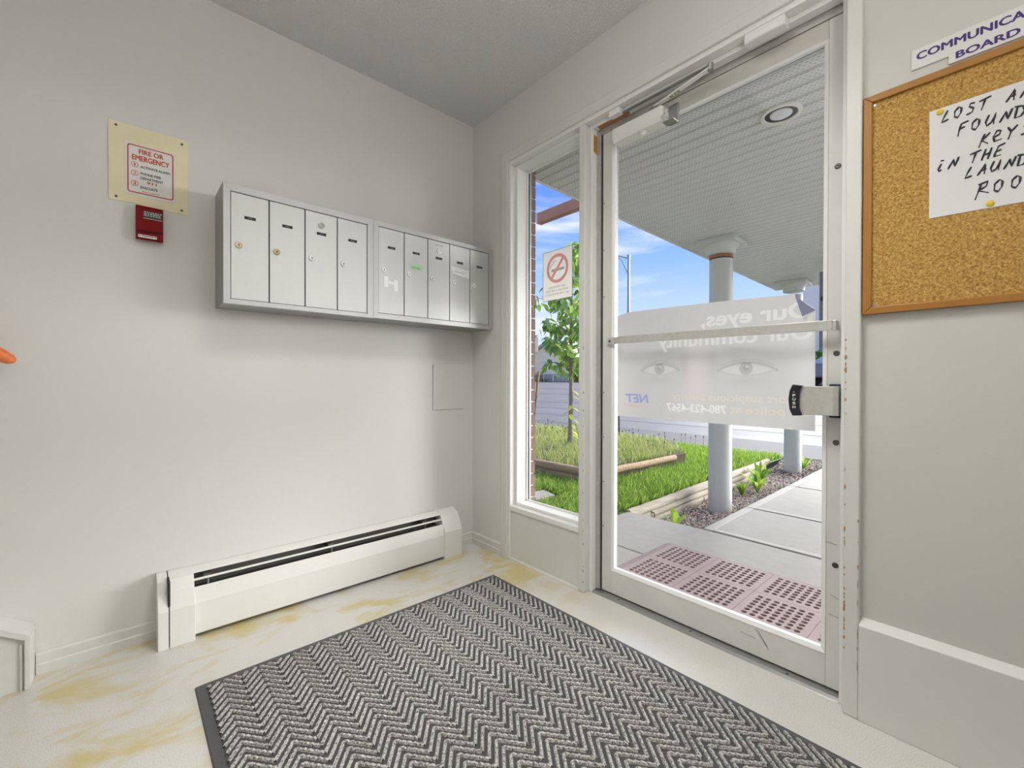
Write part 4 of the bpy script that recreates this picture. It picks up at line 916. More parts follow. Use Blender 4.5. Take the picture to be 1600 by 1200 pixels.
# tall seed heads at the far edge
V = []; F = []; C = []
for i in range(90):
    x = rng.uniform(3.4, 4.5); y = rng.uniform(.6, 4.2); z0 = .06 if x < 4.5 else 0; h = rng.uniform(.09, .17); k = len(V); w = .0010
    V += [(x-w, y+w, z0), (x+w, y-w, z0), (x+w, y-w, z0+h), (x-w, y+w, z0+h)]; F.append((k, k+1, k+2, k+3)); k += 4; w = .006
    V += [(x-w, y+w, z0+h), (x, y, z0+h-.012), (x+w, y-w, z0+h), (x, y, z0+h+.016)]; F.append((k, k+1, k+2, k+3)); C += [np.array(osr(92, 86, 60))]*8
raw('seed_heads', V, F, np.array(C), m_grass, 'thin brown seed heads at the street edge of the bed', 'seed heads')
# broad leaved weeds in the gravel
def weed(x, y, z, n, h, w, label, pal=gp):
    t = thing('gravel_weed', label, 'weed', (x, y, z)); V = []; F = []; C = []
    for i in range(n):
        a = i*2.4+rng.uniform(-.3, .3); hh = h*rng.uniform(.6, 1.1); l = hh*rng.uniform(.35, .95); ux, uy = math.cos(a), math.sin(a); px_, py_ = -uy*w, ux*w; k = len(V)
        for f, q, zz in ((0, .25, 0), (.35, .8, .55), (.7, 1, .9), (1, .05, 1)):
            V += [(x+ux*l*f-px_*q, y+uy*l*f-py_*q, z+hh*zz), (x+ux*l*f+px_*q, y+uy*l*f+py_*q, z+hh*zz)]
        F += [(k+2*j, k+2*j+1, k+2*j+3, k+2*j+2) for j in range(3)]; c = pal[rng.integers(len(pal))]*rng.uniform(1, 1.3); C += [c]*8
    raw('leaves', V, F, np.clip(np.array(C), 0, 1), m_grass, None, None, None, t)
weed(1.60, -.42, -.2, 7, .17, .018, 'young weed with tall leaves in the gravel by the log end')
weed(1.40, -.60, -.2, 6, .09, .016, 'small pale weed in the gravel near the slab corner')
weed(1.62, -.54, -.2, 6, .07, .016, 'low weed in the gravel left of the first column')
weed(2.55, -.62, -.2, 6, .08, .014, 'small weed in the gravel beside the walkway edge right of the first column')
weed(3.35, -.40, -.2, 22, .20, .016, 'bushy weed clump in the gravel before the second column')
weed(3.70, -.30, -.2, 30, .24, .012, 'tall grassy weed clump against the log edging')
weed(3.10, -.34, -.2, 14, .15, .018, 'leafy weed clump beside the log edging')
weed(3.35, -.62, -.2, 8, .06, .014, 'low pale weed near the walkway before the second column')
weed(4.85, -.42, -.17, 40, .16, .008, 'tuft of green grass behind the second column')
# porch columns
m_colp = mat('column_paint', srgb(186, 187, 183), 0.45, noise=(6, .03, 4)); m_rust = mat('rust', srgb(140, 100, 74), 0.8, noise=(40, .3, 4))
def column(x, y, label, rust):
    t = thing('porch_column', label, 'column', (x, y, -.21), 'porch columns'); R = .098
    b = MB(); b.lathe((x, y, -.21), (0, 0, 1), [(R, 0), (R, .055), (R*.985, .06), (R*.97, 2.24)], 32); b.build('shaft', m_colp, t, smooth=True)
    if rust:
        b = MB(); b.lathe((x, y, 2.040), (0, 0, 1), [(R*.975, 0), (R*.98, .004), (R*.98, .026), (R*.975, .030)], 32); b.build('rust_ring', m_rust, t, smooth=True)
    b = MB(); b.lathe((x, y, 2.07), (0, 0, 1), [(R*1.02, 0), (R*1.18, .006), (R*1.22, .05), (R*1.5, .08), (R*1.5, .10)], 32); b.build('capital', m_colp, t, smooth=True)
    c_, s_ = math.cos(ang), math.sin(ang); P = lambda u, v: (x+u*c_-v*s_, y+u*s_+v*c_)
    b = MB(); h = .165; b.prism([P(-h, -h), P(h, -h), P(h, h), P(-h, h)], lambda u, v, w: (u, v, w), 2.155, 2.199); b.build('abacus', m_colp, t, .004)
column(2.435, -.405, 'round grey porch column with rust ring, nearest to the door', True)
column(4.72, -.335, 'round grey porch column farther along, beside the street end of the walkway', False)
# canopy
def soffx(t, b, co):
    sp = N(t, 'ShaderNodeSeparateXYZ'); t.links.new(co.outputs['Object'], sp.inputs[0])
    def mth(op, a, c=None, v=None):
        n = N(t, 'ShaderNodeMath', operation=op)
        t.links.new(a, n.inputs[0])
        if c is not None: t.links.new(c, n.inputs[1])
        elif v is not None: n.inputs[1].default_value = v
        return n.outputs[0]
    # staggered slots: rows 12 mm apart in x, pitch 20 mm along y
    rx = mth('DIVIDE', sp.outputs[0], v=.0165); row = mth('FLOOR', rx); fx_ = mth('SUBTRACT', rx, row)
    off = mth('MULTIPLY', row, v=.5); ry = mth('ADD', mth('DIVIDE', sp.outputs[1], v=.021), off); fy = mth('FRACT', ry)
    dx = mth('MULTIPLY', mth('SUBTRACT', fx_, v=.5), v=.0165); dy = mth('MULTIPLY', mth('SUBTRACT', fy, v=.5), v=.021)
    d2 = mth('ADD', mth('POWER', mth('MULTIPLY', dx, v=1/.0026), v=2.0), mth('POWER', mth('MULTIPLY', dy, v=1/.0046), v=2.0))
    ins = mth('MULTIPLY', mth('LESS_THAN', d2, v=1.0), mth('LESS_THAN', sp.outputs[2], v=.0012))
    mxn = N(t, 'ShaderNodeMix', data_type='RGBA'); mxn.inputs[6].default_value = (*srgb(198, 197, 195), 1); mxn.inputs[7].default_value = (*srgb(136, 136, 136), 1)
    t.links.new(ins, mxn.inputs[0]); t.links.new(mxn.outputs[2], b.inputs['Base Color'])
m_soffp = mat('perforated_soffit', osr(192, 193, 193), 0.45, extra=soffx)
CN = thing('entrance_canopy', 'grey metal soffited canopy roof over the walkway', 'canopy', (2.6, -1.6, 2.2))
cx, cyy = 0.39, -.133; ca_, sa_ = math.cos(math.radians(1.49)), math.sin(math.radians(1.49))
def cpt(u, v): return cx+u*ca_-v*sa_, cyy+u*sa_+v*ca_          # u along the walk, v across (negative to the right)
pit = .0835; u = -.24; proto = None; LW = 3.2
lampu, lampv, lampr = .33, -1.258, .082
while u < 4.66:
    g = .008
    prof = [(u, 2.214), (u+.006, 2.200), (u+pit-.016, 2.200), (u+pit-.009, 2.214), (u+pit, 2.214), (u+pit, 2.2144), (u, 2.2144)]
    if u > -.25:
        b = MB(); b.prism(prof, lambda a, h, w: (*cpt(a, w), h), -LW, -.012); b.build('soffit_panel', m_soffp, CN)
    u += pit
UE = u
b = MB(); b.prism([(-.24, 0), (UE+.02, 0), (UE+.02, -LW), (-.24, -LW)], lambda a, c, w: (*cpt(a, c), w), 2.2145, 2.34); b.build('roof_slab', m_conc2, CN)
m_fascia = mat('fascia_trim', srgb(206, 205, 200), 0.5)
b = MB(); b.prism([(-.24, 0.0), (UE+.03, 0.0), (UE+.03, -.016), (-.24, -.016)], lambda a, c, w: (*cpt(a, c), w), 2.194, 2.36); b.build('side_fascia', m_fascia, CN, .002)
b = MB(); b.prism([(UE, 0.0), (UE+.03, 0.0), (UE+.03, -LW), (UE, -LW)], lambda a, c, w: (*cpt(a, c), w), 2.190, 2.36); b.build('end_fascia', m_fascia, CN, .002)
# downlight
m_lring = mat('lamp_ring', srgb(206, 205, 198), 0.5); m_baffle = mat('black_baffle', osr(44, 45, 48), 0.5); m_bulb = mat('frosted_bulb', srgb(200, 200, 200), 0.35)
DLx, DLy = .752, -1.383
DL = thing('downlight', 'round recessed downlight in the canopy soffit', 'light', (DLx, DLy, 2.19))
b = MB(); n = 40; vs = []; fs = []
for i in range(n):
    tt = 2*math.pi*i/n; c_, s_ = math.cos(tt), math.sin(tt)
    for r, h in ((.086, 2.1995), (.084, 2.191), (.070, 2.190), (.066, 2.1965)): vs.append((DLx+r*c_, DLy+r*s_, h))
for i in range(n):
    for j in range(3): a = 4*i+j; c = 4*((i+1) % n)+j; fs.append((a, c, c+1, a+1))
b.add(vs, fs); b.build('trim_ring', m_lring, DL, smooth=True)
b = MB(); b.lathe((DLx, DLy, 2.1992), (0, 0, -1), [(.070, 0), (.068, .0012)], 36); b.build('baffle', m_baffle, DL)
b = MB(); b.lathe((DLx, DLy, 2.198), (0, 0, -1), [(.046, 0), (.045, .004), (.036, .009), (.018, .012), (.003, .013)], 28); b.build('bulb', m_bulb, DL, smooth=True)
# brown beam from the canopy side
m_beam = mat('brown_timber', srgb(150, 108, 92), 0.7, noise=(5, .12, 5))
BM = thing('timber_beam', 'brown painted timber beam sticking out beside the canopy roof', 'beam', (1.2, .35, 2.36))
b = MB(); b.box(1.14, 1.20, -.10, .615, 2.318, 2.405); b.build('beam', m_beam, BM, .002)
b = MB(); b.box(1.137, 1.203, .600, .617, 2.316, 2.407); b.build('end_board', mat('brown_end', srgb(186, 142, 122), .7), BM)
# panel hanging below the canopy on the right
m_slate = mat('slate_panel', srgb(112, 120, 134), 0.6, noise=(9, .1, 5))
HP = thing('hanging_panel', 'slate grey panel hanging below the canopy, seen beside the door stile', 'panel', (4.2, -.80, 1.45))
b = MB(); b.box(4.16, 4.20, -1.35, -.735, 1.28, 2.155); b.build('board', m_slate, HP, .004)
b = MB(); b.box(4.165, 4.195, -1.1, -1.07, 2.15, 2.1985); b.build('hanger', m_steel, HP)
b = MB(); b.lathe((4.159, -.775, 1.86), (-1, 0, 0), [(.03, 0), (.024, .012)], 16); b.build('bolt', m_dark, HP)
# rubber mat outside
RM = thing('drainage_mat', 'rose coloured rubber drainage mat of joined tiles outside the door', 'mat', (.6, -1.4, -.03))
ts = .2655; tsy = .273; zt_ = -.018
def tile_mesh():
    n = 7; m_ = .022; cell = (ts-.0016-2*m_)/n; R = cell*.37; seg = 12; b = MB()
    z1, z0 = 0.0, -.0105; h = (ts-.0016)/2
    # top with holes
    for i in range(n):
        for j in range(n):
            cx_, cy_ = -h+m_+(i+.5)*cell, -h+m_+(j+.5)*cell; k = len(b.v)
            for q in range(seg):
                a = 2*math.pi*(q+.5)/seg; c, s = math.cos(a), math.sin(a); e = cell/2/max(abs(c), abs(s))
                b.v += [(cx_+c*e, cy_+s*e, z1), (cx_+c*R, cy_+s*R, z1), (cx_+c*R, cy_+s*R, z0+.003)]
            for q in range(seg):
                a, c = k+3*q, k+3*((q+1) % seg); b.f += [(a, c, c+1, a+1), (a+1, c+1, c+2, a+2)]
    # corner fill of each cell square is handled by the e() square sampling; rim
    o = [(-h, -h), (h, -h), (h, h), (-h, h)]; i_ = [(-h+m_, -h+m_), (h-m_, -h+m_), (h-m_, h-m_), (-h+m_, h-m_)]
    for q in range(4):
        a, c, d, e = o[q], o[(q+1) % 4], i_[(q+1) % 4], i_[q]; k = len(b.v)
        b.v += [(*a, z1), (*c, z1), (*d, z1), (*e, z1), (*a, z0), (*c, z0)]; b.f += [(k, k+1, k+2, k+3), (k, k+4, k+5, k+1)]
    # lattice corners left by octagonal sampling
    for i in range(n+1):
        for j in range(n+1):
            cx_, cy_ = -h+m_+i*cell, -h+m_+j*cell; r = cell*.24; k = len(b.v)
            b.v += [(cx_-r, cy_, z1-.0003), (cx_, cy_-r, z1-.0003), (cx_+r, cy_, z1-.0003), (cx_, cy_+r, z1-.0003)]; b.f.append((k, k+1, k+2, k+3))
    return b
tb = tile_mesh(); t0 = None
for i in range(3):
    for j in range(5):
        x = .905-ts*(i+.5); y = -.772-tsy*(j+.5)
        if t0 is None:
            for k_ in range(len(tb.v)): v = tb.v[k_]; tb.v[k_] = (v[0]+x, v[1]*tsy/ts+y, v[2]+zt_)
            t0 = tb.build('tile', m_rubber, RM, origin=(x, y, zt_))
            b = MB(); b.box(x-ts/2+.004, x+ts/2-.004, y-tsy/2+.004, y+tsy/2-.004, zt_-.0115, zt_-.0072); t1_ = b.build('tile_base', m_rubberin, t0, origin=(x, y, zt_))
        else:
            tt = copy_part(t0, RM, (x, y, zt_)); copy_part(t1_, tt, (x, y, zt_))
b = MB(); b.prism([(.905+.025, -.742), (.11, -.742), (.11, -.772), (.905, -.772)], lambda u, v, w: (u, v, w), -.0295, -.026)
b = MB(); b.hexa([(.91, -.772, -.029), (.91, -.725, -.029), (.11, -.725, -.029), (.11, -.772, -.029)], [(.905, -.772, zt_), (.905, -.770, zt_), (.11, -.770, zt_), (.11, -.772, zt_)]); b.build('edge_ramp', m_rubber, RM)
b = MB(); b.hexa([(.905, -2.15, -.029), (.935, -2.15, -.029), (.935, -.74, -.029), (.905, -.74, -.029)], [(.905, -2.15, zt_), (.909, -2.15, zt_), (.909, -.77, zt_), (.905, -.77, zt_)]); b.build('edge_ramp', m_rubber, RM)
# brick pier at the left of the sidelight
BP = thing('brick_pier', 'red brown brick facing outside the sidelight', 'brick wall', (.16, -.2, -.1), kind='structure')
m_brick = mat('brick', srgb(124, 96, 88), 0.85, noise=(40, .12, 5)); m_mort = mat('mortar', srgb(206, 200, 192), 0.9)
b = MB(); b.box(.131, .186, -.319, .30, -.1, 2.45); b.build('mortar', m_mort, BP)
bp_ = 0.0668; first = None; half0 = None
for k in range(38):
    z = -.1+k*bp_; off = 0 if k % 2 == 0 else .1
    for q in range(3):
        ya_ = -.327+q*.2+ (0 if off == 0 else (-.1 if q else 0)); 
        yb_ = min(.30, ya_+(.190 if (off == 0 or q) else .090))
        key = round(yb_-ya_, 3)
        b = MB(); b.box(.150, .1925, ya_, yb_, z+.005, z+bp_-.004); b.build('brick', m_brick, BP)
m_gbox = mat('grey_box', srgb(128, 130, 138), 0.5)
o = thing('outlet_box', 'grey weatherproof outlet box on the brick edge', 'outlet box', (.21, -.31, 1.1))
b = MB(); b.box(.193, .232, -.313, -.235, 1.112, 1.203); b.build('box', m_gbox, o, .004)
b = MB(); b.box(.2322, .236, -.309, -.240, 1.117, 1.198); b.build('cover', m_gbox, o, .002)
# young tree
m_bark = mat('bark', srgb(138, 128, 118), 0.9, noise=(25, .25, 6))
TX, TY, TZ = 3.04, 1.85, .07
TT = thing('young_tree', 'young broad leaved street tree growing in the raised bed', 'tree', (TX, TY, TZ))
b = MB(); b.tube([(TX-.03, TY-.01, TZ), (TX-.012, TY, TZ+.12), (TX, TY, TZ+.5), (TX+.008, TY+.004, TZ+1.1), (TX+.0, TY, TZ+1.9), (TX+.02, TY, TZ+2.75)], [.052, .036, .031, .027, .019, .006], 12); b.build('trunk', m_bark, TT, smooth=True)
lv = [(0, 0, 0), (.018, .028, .004), (.035, .055, .002), (.026, .10, -.008), (0, .145, -.022), (-.026, .10, -.008), (-.035, .055, .002), (-.018, .028, .004), (0, .06, -.006), (0, .10, -.014)]
lf = [(0, 1, 8), (1, 2, 8), (2, 3, 9, 8), (3, 4, 9), (4, 5, 9), (5, 6, 8, 9), (6, 7, 8), (7, 0, 8)]
def leafmat(name, c):
    m = translucent(name, c, .45); return m
lms = [leafmat('leaf_green', srgb(134, 170, 78)), leafmat('leaf_dark', srgb(106, 144, 76)), leafmat('leaf_light', srgb(178, 202, 104)), leafmat('leaf_yellow', srgb(196, 206, 100)), leafmat('leaf_blue', srgb(138, 164, 124))]
lmeshes = []
for m in lms:
    me = bpy.data.meshes.new('leaf'); me.from_pydata([(a*1.15, c, d) for a, c, d in lv], [], lf); me.materials.append(m); me.polygons.foreach_set('use_smooth', [True]*len(lf)); lmeshes.append(me)
from mathutils import Euler
leafn = 0
def leaf(p, ang_, tilt, roll, s, mi):
    o = bpy.data.objects.new('leaf', lmeshes[mi]); COL.objects.link(o); o.parent = TT; o.location = Vector(p)-Vector((TX, TY, TZ)); o.rotation_euler = Euler((tilt, roll, ang_), 'XYZ'); o.scale = (s, s, s)
rr = random.Random(12)
b = MB(); ends = []
for k in range(30):
    h = 1.02+k*.058; a = k*2.4; L = (.56 if h < 1.9 else .56-(h-1.9)*.45)*rr.uniform(.75, 1.05)
    if h < 1.2: L *= .75
    L = max(.12, L)
    p = Vector((TX, TY, TZ+h)); d = Vector((math.cos(a), math.sin(a), rr.uniform(.1, .45))); q = p+d*L; mm = p.lerp(q, .5)+Vector((0, 0, .03)); b.tube([p, mm, q], [.008, .006, .002], 6)
    ends.append((p, mm, q))
b.build('branches', m_bark, TT, smooth=True)
for p, mm, q in ends:
    for i in range(8):
        f = rr.uniform(.25, 1.02); c = (p.lerp(mm, f*2) if f < .5 else mm.lerp(q, f*2-1)); c = c+Vector((rr.uniform(-.07, .07), rr.uniform(-.07, .07), rr.uniform(-.06, .05)))
        leaf(c, rr.uniform(0, 6.28), rr.uniform(-1.3, -.2), rr.uniform(-.5, .5), rr.uniform(.75, 1.15), rr.choice([0, 0, 1, 1, 2, 4, 4]))
for h, a, s in ((.30, -1.9, .7), (.36, -.6, .8), (.44, -2.4, .9), (.52, -1.0, 1.0), (.56, -2.6, .8), (.68, -.8, .9), (.47, 2.6, .9), (.40, 2.2, .8), (.33, -.9, .8), (.75, -1.2, .9), (.15, -.8, .8), (.20, -1.4, .7)):
    c = Vector((TX, TY, TZ+h)) + Vector((math.cos(a), math.sin(a), 0))*.03; leaf(c, a-1.57, -.5, 0, s, rr.choice([2, 3, 3]))
Vf = []; Ff = []; Cf = []
lpal = np.array([srgb(134, 170, 78), srgb(106, 144, 76), srgb(178, 202, 104), srgb(138, 164, 124), srgb(158, 186, 92)])
for i in range(900):
    p, mm, q = ends[rr.randrange(len(ends))]; f = rr.uniform(.15, 1.05); c = (p.lerp(mm, f*2) if f < .5 else mm.lerp(q, f*2-1)) + Vector((rr.uniform(-.1, .1), rr.uniform(-.1, .1), rr.uniform(-.10, .05)))
    Mx = Matrix.Translation(c) @ Euler((rr.uniform(-1.3, -.2), rr.uniform(-.5, .5), rr.uniform(0, 6.28)), 'XYZ').to_matrix().to_4x4() @ Matrix.Scale(rr.uniform(.7, 1.1), 4)
    k = len(Vf); Vf += [tuple(Mx @ Vector(v)) for v in lv]; Ff += [tuple(a+k for a in f_) for f_ in lf]; Cf += [lpal[rng.integers(5)]*rng.uniform(.8, 1.15)]*len(lv)
raw('foliage', Vf, Ff, np.clip(np.array(Cf), 0, 1), m_grass, None, None, 'stuff', TT)
# stakes
m_stake = mat('stake_dark', osr(92, 92, 90), 0.6); m_tip = mat('stake_yellow', osr(206, 168, 84), 0.6)
def stake(p, q, r, label, tipf=None):
    t = thing('garden_stake', label, 'stake', p); p, q = Vector(p), Vector(q); c = p.lerp(q, tipf) if tipf else q
    b = MB(); b.tube([p, c], r, 8); b.build('rod', m_stake, t)
    if tipf: b = MB(); b.tube([c, q], r*1.5, 8); b.build('wooden_tip', m_tip, t)
stake((3.6, 3.17, .07), (3.70, 3.13, 1.12), .014, 'leaning stake with yellow wooden top left of the young tree', .62)
stake((4.35, 1.97, .07), (4.30, 1.96, .95), .012, 'thin dark stake at the left edge of the door glass')

# street
b = MB(); b.box(5.3, 7.0, -14, 30, -.4, -.10); o = b.build('street_sidewalk', m_kerb, bevel=.02); setp(o, 'pale wet concrete pavement along the street', 'pavement', kind='structure')
def road_z(x): return -.14+(x-7.0)*.0535 if x > 7 else -.14
b = MB(); b.prism([(7.0, -.5), (7.0, -.13), (26, road_z(26)), (26, -.5)], lambda u, v, w: (u, w, v), -30, 60); o = b.build('street', m_road); setp(o, 'wide pale wet street rising away from the building', 'street', kind='structure')
m_road2 = mat('road_patch', osr(136, 134, 136), 0.6, noise=(2, .1, 4))
PT = thing('street_patches', 'long darker bands of worn asphalt on the street', 'road marking', (12, 6, 0), kind='structure')
for x0, x1, y0, y1 in ((7.05, 7.5, -9, 30), (8.2, 8.9, -6, 22), (9.7, 10.0, -4, 26), (11.5, 12.8, 4, 18), (15, 16.2, -8, 30), (18.5, 19.2, 2, 40)):
    b = MB(); b.hexa([(x0, y0, road_z(x0)-.02), (x1, y0+.4, road_z(x1)-.02), (x1, y1-1, road_z(x1)-.02), (x0, y1, road_z(x0)-.02)], [(x0, y0, road_z(x0)+.014), (x1, y0+.4, road_z(x1)+.014), (x1, y1-1, road_z(x1)+.014), (x0, y1, road_z(x0)+.014)]); b.build('asphalt_band', m_road2, PT)
b = MB(); b.box(26, 60, -40, 80, -.5, road_z(26)+.05); o = b.build('far_verge', mat('far_verge', osr(176, 180, 150), .9, noise=(3, .2, 5))); setp(o, 'pale verge on the far side of the street', 'verge', kind='structure')
RZ = road_z(26)+.05
# house across the street
m_stucco = mat('cream_stucco', srgb(246, 234, 208), 0.8); m_found = mat('grey_foundation', srgb(176, 176, 174), 0.8); m_roof = mat('pale_roof', srgb(212, 210, 206), 0.8)
HS = thing('house', 'cream gabled house across the street behind the young tree', 'house', (31, 28, RZ))
b = MB(); b.prism([(23.8, RZ+.75), (34, RZ+.75), (34, RZ+1.55), (28.9, RZ+3.9), (23.8, RZ+1.55)], lambda u, v, w: (w, u, v), 31, 39); b.build('wall', m_stucco, HS)
b = MB(); b.box(30.95, 39, 23.8, 34, RZ, RZ+.75); b.build('foundation', m_found, HS)
b = MB(); b.hexa([(30.5, 23.3, RZ+1.40), (30.5, 28.9, RZ+3.98), (39.4, 28.9, RZ+3.98), (39.4, 23.3, RZ+1.40)], [(30.5, 23.3, RZ+1.55), (30.5, 28.9, RZ+4.13), (39.4, 28.9, RZ+4.13), (39.4, 23.3, RZ+1.55)]); b.build('roof_slope', m_roof, HS)
b = MB(); b.hexa([(30.5, 34.5, RZ+1.40), (30.5, 28.9, RZ+3.98), (39.4, 28.9, RZ+3.98), (39.4, 34.5, RZ+1.40)], [(30.5, 34.5, RZ+1.55), (30.5, 28.9, RZ+4.13), (39.4, 28.9, RZ+4.13), (39.4, 34.5, RZ+1.55)]); b.build('roof_slope', m_roof, HS)
b = MB(); b.box(30.90, 31, 27.2, 28.0, RZ+.22, RZ+.55); wf = b.build('basement_window', m_trim, HS); b = MB(); b.box(30.88, 30.90, 27.28, 27.92, RZ+.27, RZ+.50); b.build('pane', m_dark, wf)
b = MB(); b.box(30.90, 31, 26.2, 27.6, RZ+1.5, RZ+1.75); b.build('vent', m_found, HS)
# hedge in front of the house, bushes
def bush(name, c, rad, n, label, pal, s=.12):
    t = thing(name, label, 'shrub', (c[0], c[1], c[2])); V = []; F = []; C = []
    for i in range(n):
        d = rng.normal(size=3); d /= np.linalg.norm(d); d[2] = abs(d[2]); p = np.array(c)+d*np.array(rad)*rng.uniform(.55, 1.05); a = rng.normal(size=3)*s; e = rng.normal(size=3)*s; k = len(V)
        V += [p-a, p+e*.6, p+a, p-e*.6]; F.append((k, k+1, k+2, k+3)); q = pal[rng.integers(len(pal))]*rng.uniform(.7, 1.15); C += [q]*4
    raw('foliage', V, F, np.clip(np.array(C), 0, 1), m_grass, None, None, 'stuff', t)
gf = np.array([srgb(150, 158, 134), srgb(128, 140, 112), srgb(172, 176, 152)])
bush('shrub', (29.8, 30.0, RZ), (.8, 1.9, .75), 700, 'low grey green shrub before the house foundation', gf)
bush('shrub', (29.0, 22.0, RZ), (1.2, 2.0, 2.1), 1200, 'rounded green shrub right of the house', gp, .2)
# wire fence in front
FN = thing('wire_fence', 'low grey wire fence before the far house', 'fence', (28.5, 28, RZ))
for y in np.arange(23.5, 34, 1.2):
    b = MB(); b.tube([(28.5, y, RZ-.02), (28.5, y, RZ+.75)], .03, 6); b.build('post', m_found, FN)
for z in (.35, .72):
    b = MB(); b.tube([(28.5, 23.5, RZ+z), (28.5, 33.2, RZ+z)], .018, 6); b.build('rail', m_found, FN)
# street lamp
m_pole = mat('galvanised_pole', srgb(158, 166, 182), 0.45, .3)
lx, ly = 18.2, 10.95
SL = thing('street_lamp', 'tall grey street lamp pole with curved arm across the street', 'street lamp', (lx, ly, road_z(lx)))
zb3 = road_z(lx)-.05; ztop = 7.5
b = MB(); b.tube([(lx, ly, zb3), (lx, ly, ztop*.62)], [.11, .09], 12); b.build('pole', m_pole, SL, smooth=True)
b = MB(); b.tube([(lx, ly, ztop*.62), (lx, ly, ztop)], [.075, .06], 12); b.build('upper_pole', m_pole, SL, smooth=True)
ad = Vector((-.67, .75, 0))
b = MB(); P0 = Vector((lx, ly, ztop-.12)); b.tube([P0, P0+ad*.35+Vector((0, 0, .10)), P0+ad*1.2+Vector((0, 0, .42)), P0+ad*2.2+Vector((0, 0, .62))], .042, 8); b.build('arm', m_pole, SL, smooth=True)
b = MB(); P1 = Vector((lx, ly, ztop-1.05)); b.tube([P1, P1+ad*.10+Vector((0, 0, .28)), P1+ad*.35+Vector((0, 0, .85)), P1+ad*.75+Vector((0, 0, 1.18))], .032, 8); b.build('brace', m_pole, SL, smooth=True)
b = MB(); b.prism([(2.1, .58), (2.7, .66), (2.75, .58), (2.5, .50), (2.1, .52)], lambda u, v, w: tuple(P0+ad*u+Vector((0, 0, v))+Vector((.75, .67, 0))*w), -.12, .12); b.build('lamp_head', m_pole, SL, .02)
b = MB(); b.tube([(lx, ly, ztop-.15), (lx, ly, ztop+.06)], .085, 12); b.build('collar', m_pole, SL)
# pale lilac building and parked car far right
m_lilac = mat('lilac_siding', srgb(240, 232, 226), 0.8)
LBd = thing('pale_building', 'pale lilac building across the street at the end of the canopy', 'building', (33, 6, RZ))
b = MB(); b.box(30, 40, -6, 6.2, RZ-.02, 7.1); b.build('wall', m_lilac, LBd)
b = MB(); b.box(29.9, 40, -6.1, 6.3, 7.1, 7.35); b.build('roof_edge', m_roof, LBd)
b = MB(); b.box(29.95, 30, 4.2, 5.3, 3.2, 4.5); wf = b.build('window', m_trim, LBd); b = MB(); b.box(29.93, 29.95, 4.3, 5.2, 3.3, 4.4); b.build('pane', m_dark, wf)
bush('shrub', (28.6, 3.5, RZ), (.8, 3.2, 1.9), 900, 'yellow green hedge before the pale building', gp, .15)
CR = thing('parked_car', 'dark parked car glimpsed between poster and door stile', 'car', (24.0, 4.6, road_z(24.0)))
zc = road_z(24.0)+.03
m_car = mat('car_grey', srgb(120, 122, 140), .3, .3); m_cw = mat('car_glass', srgb(180, 186, 204), .1); m_tyre = mat('tyre', srgb(40, 40, 44), .8); m_amber = mat('amber_lamp', srgb(230, 170, 90), .4)
b = MB(); b.prism([(.8, .35), (5.1, .35), (5.15, .75), (5.0, .95), (4.1, 1.02), (3.7, 1.02), (1.6, 1.02), (.9, .95), (.75, .7)], lambda u, v, w: (w, u, v+zc), 23.2, 24.9); b.build('body', m_car, CR, .06)
b = MB(); b.prism([(1.5, 1.0), (4.2, 1.0), (3.55, 1.45), (2.0, 1.46)], lambda u, v, w: (w, u, v+zc), 23.35, 24.75); b.build('cabin', m_cw, CR, .05)
b = MB(); b.prism([(1.95, 1.44), (3.6, 1.44), (3.4, 1.5), (2.1, 1.5)], lambda u, v, w: (w, u, v+zc), 23.4, 24.7); b.build('roof', m_car, CR, .03)
for yy in (1.7, 4.3):
    for xx in (23.2, 24.7):
        b = MB(); b.lathe((xx, yy, zc+.30), (1, 0, 0), [(.32, 0), (.33, .05), (.33, .15), (.32, .2)], 20); b.build('wheel', m_tyre, CR)
for yy in (.8, 5.05):
    b = MB(); b.box(23.17, 23.3, yy-.1, yy+.1, zc+.68, zc+.85); b.build('side_lamp', m_amber, CR)
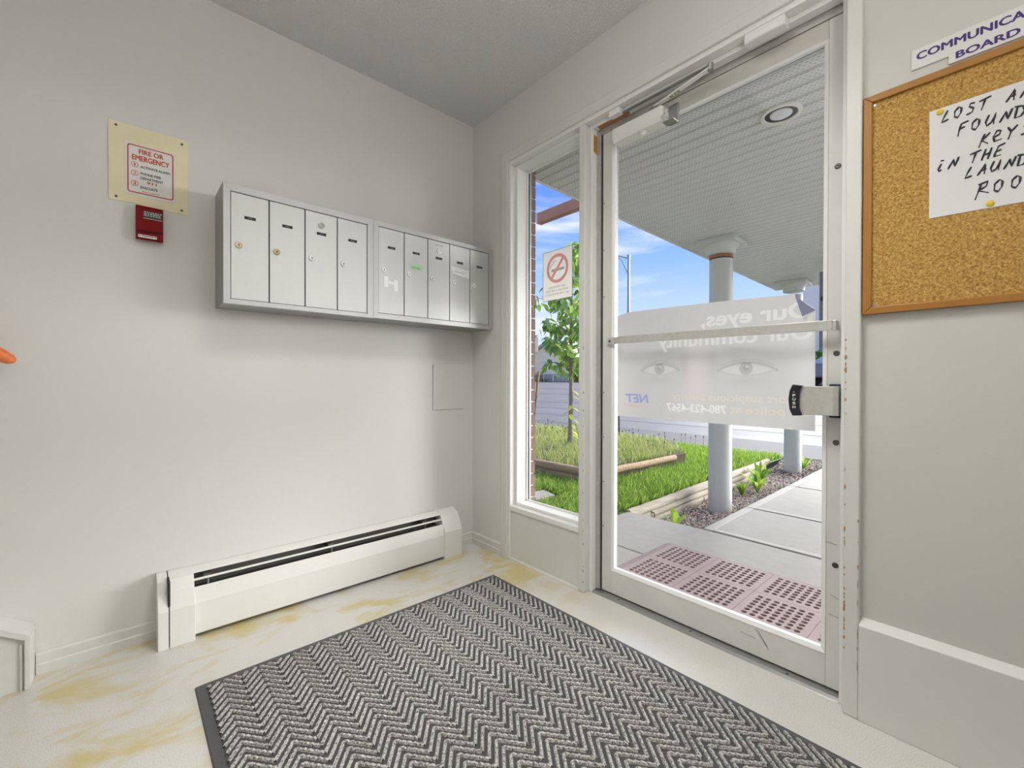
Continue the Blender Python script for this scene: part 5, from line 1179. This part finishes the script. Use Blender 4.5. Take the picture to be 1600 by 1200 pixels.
# distant ground
b = MB(); b.box(60, 200, -120, 160, -.5, 1.2); o = b.build('distant_ground', MATS['far_verge']); setp(o, 'distant pale ground beyond the houses', 'ground', kind='structure')

# ================================================================== bowl of the added fill uplighter (out of frame)
x, y, z = FILL_UPLIGHT
t = thing('fill_uplighter', 'added white half bowl fill uplighter on the right hand lobby wall', 'lamp', (x, -2.8, z))
b = MB(); n = 20
prof = [(.0, -.10), (.07, -.085), (.13, -.04), (.165, .02)]
vs = []; fs = []
for i in range(n+1):
    a = math.pi*i/n
    for r, h in prof: vs += [(x+1.15*r*math.cos(a), -2.798+r*1.35*math.sin(a), z+h)]
    for r, h in prof[::-1]: vs += [(x+1.15*(r-.006 if r > .01 else r)*math.cos(a), -2.798+max(0, (r-.006))*1.35*math.sin(a), z+h+(.006 if r < .16 else 0))]
m = 2*len(prof)
for i in range(n):
    for j in range(m): fs.append((i*m+j, i*m+(j+1) % m, (i+1)*m+(j+1) % m, (i+1)*m+j))
b.add(vs, fs); b.build('bowl', m_trim, t, smooth=True)
b = MB(); b.box(x-.10, x+.10, -2.7995, -2.785, z-.10, z+.02); b.build('wall_plate', m_trim, t, .003)
# ================================================================== fittings for the added ceiling fill lamps (out of frame)
m_emit = bpy.data.materials.new('fill_diffuser'); m_emit.use_nodes = True
m_emit.node_tree.nodes['Principled BSDF'].inputs['Emission Color'].default_value = (1, .97, .93, 1); m_emit.node_tree.nodes['Principled BSDF'].inputs['Emission Strength'].default_value = 2.0
for i, ((x, y, z), (w, h), p) in enumerate(FILL_LAMPS):
    t = thing('fill_ceiling_lamp', ('added square fill lamp fitting in front of the entrance door', 'added square fill lamp fitting above the camera')[i], 'lamp', (x, y, 2.39))
    b = MB(); b.box(x-w/2-.03, x+w/2+.03, y-h/2-.03, y+h/2+.03, 2.415, 2.4395); b.build('housing', m_trim, t, .004)
    b = MB(); b.box(x-w/2, x+w/2, y-h/2, y+h/2, 2.395, 2.415); b.build('diffuser', m_emit, t, .004)
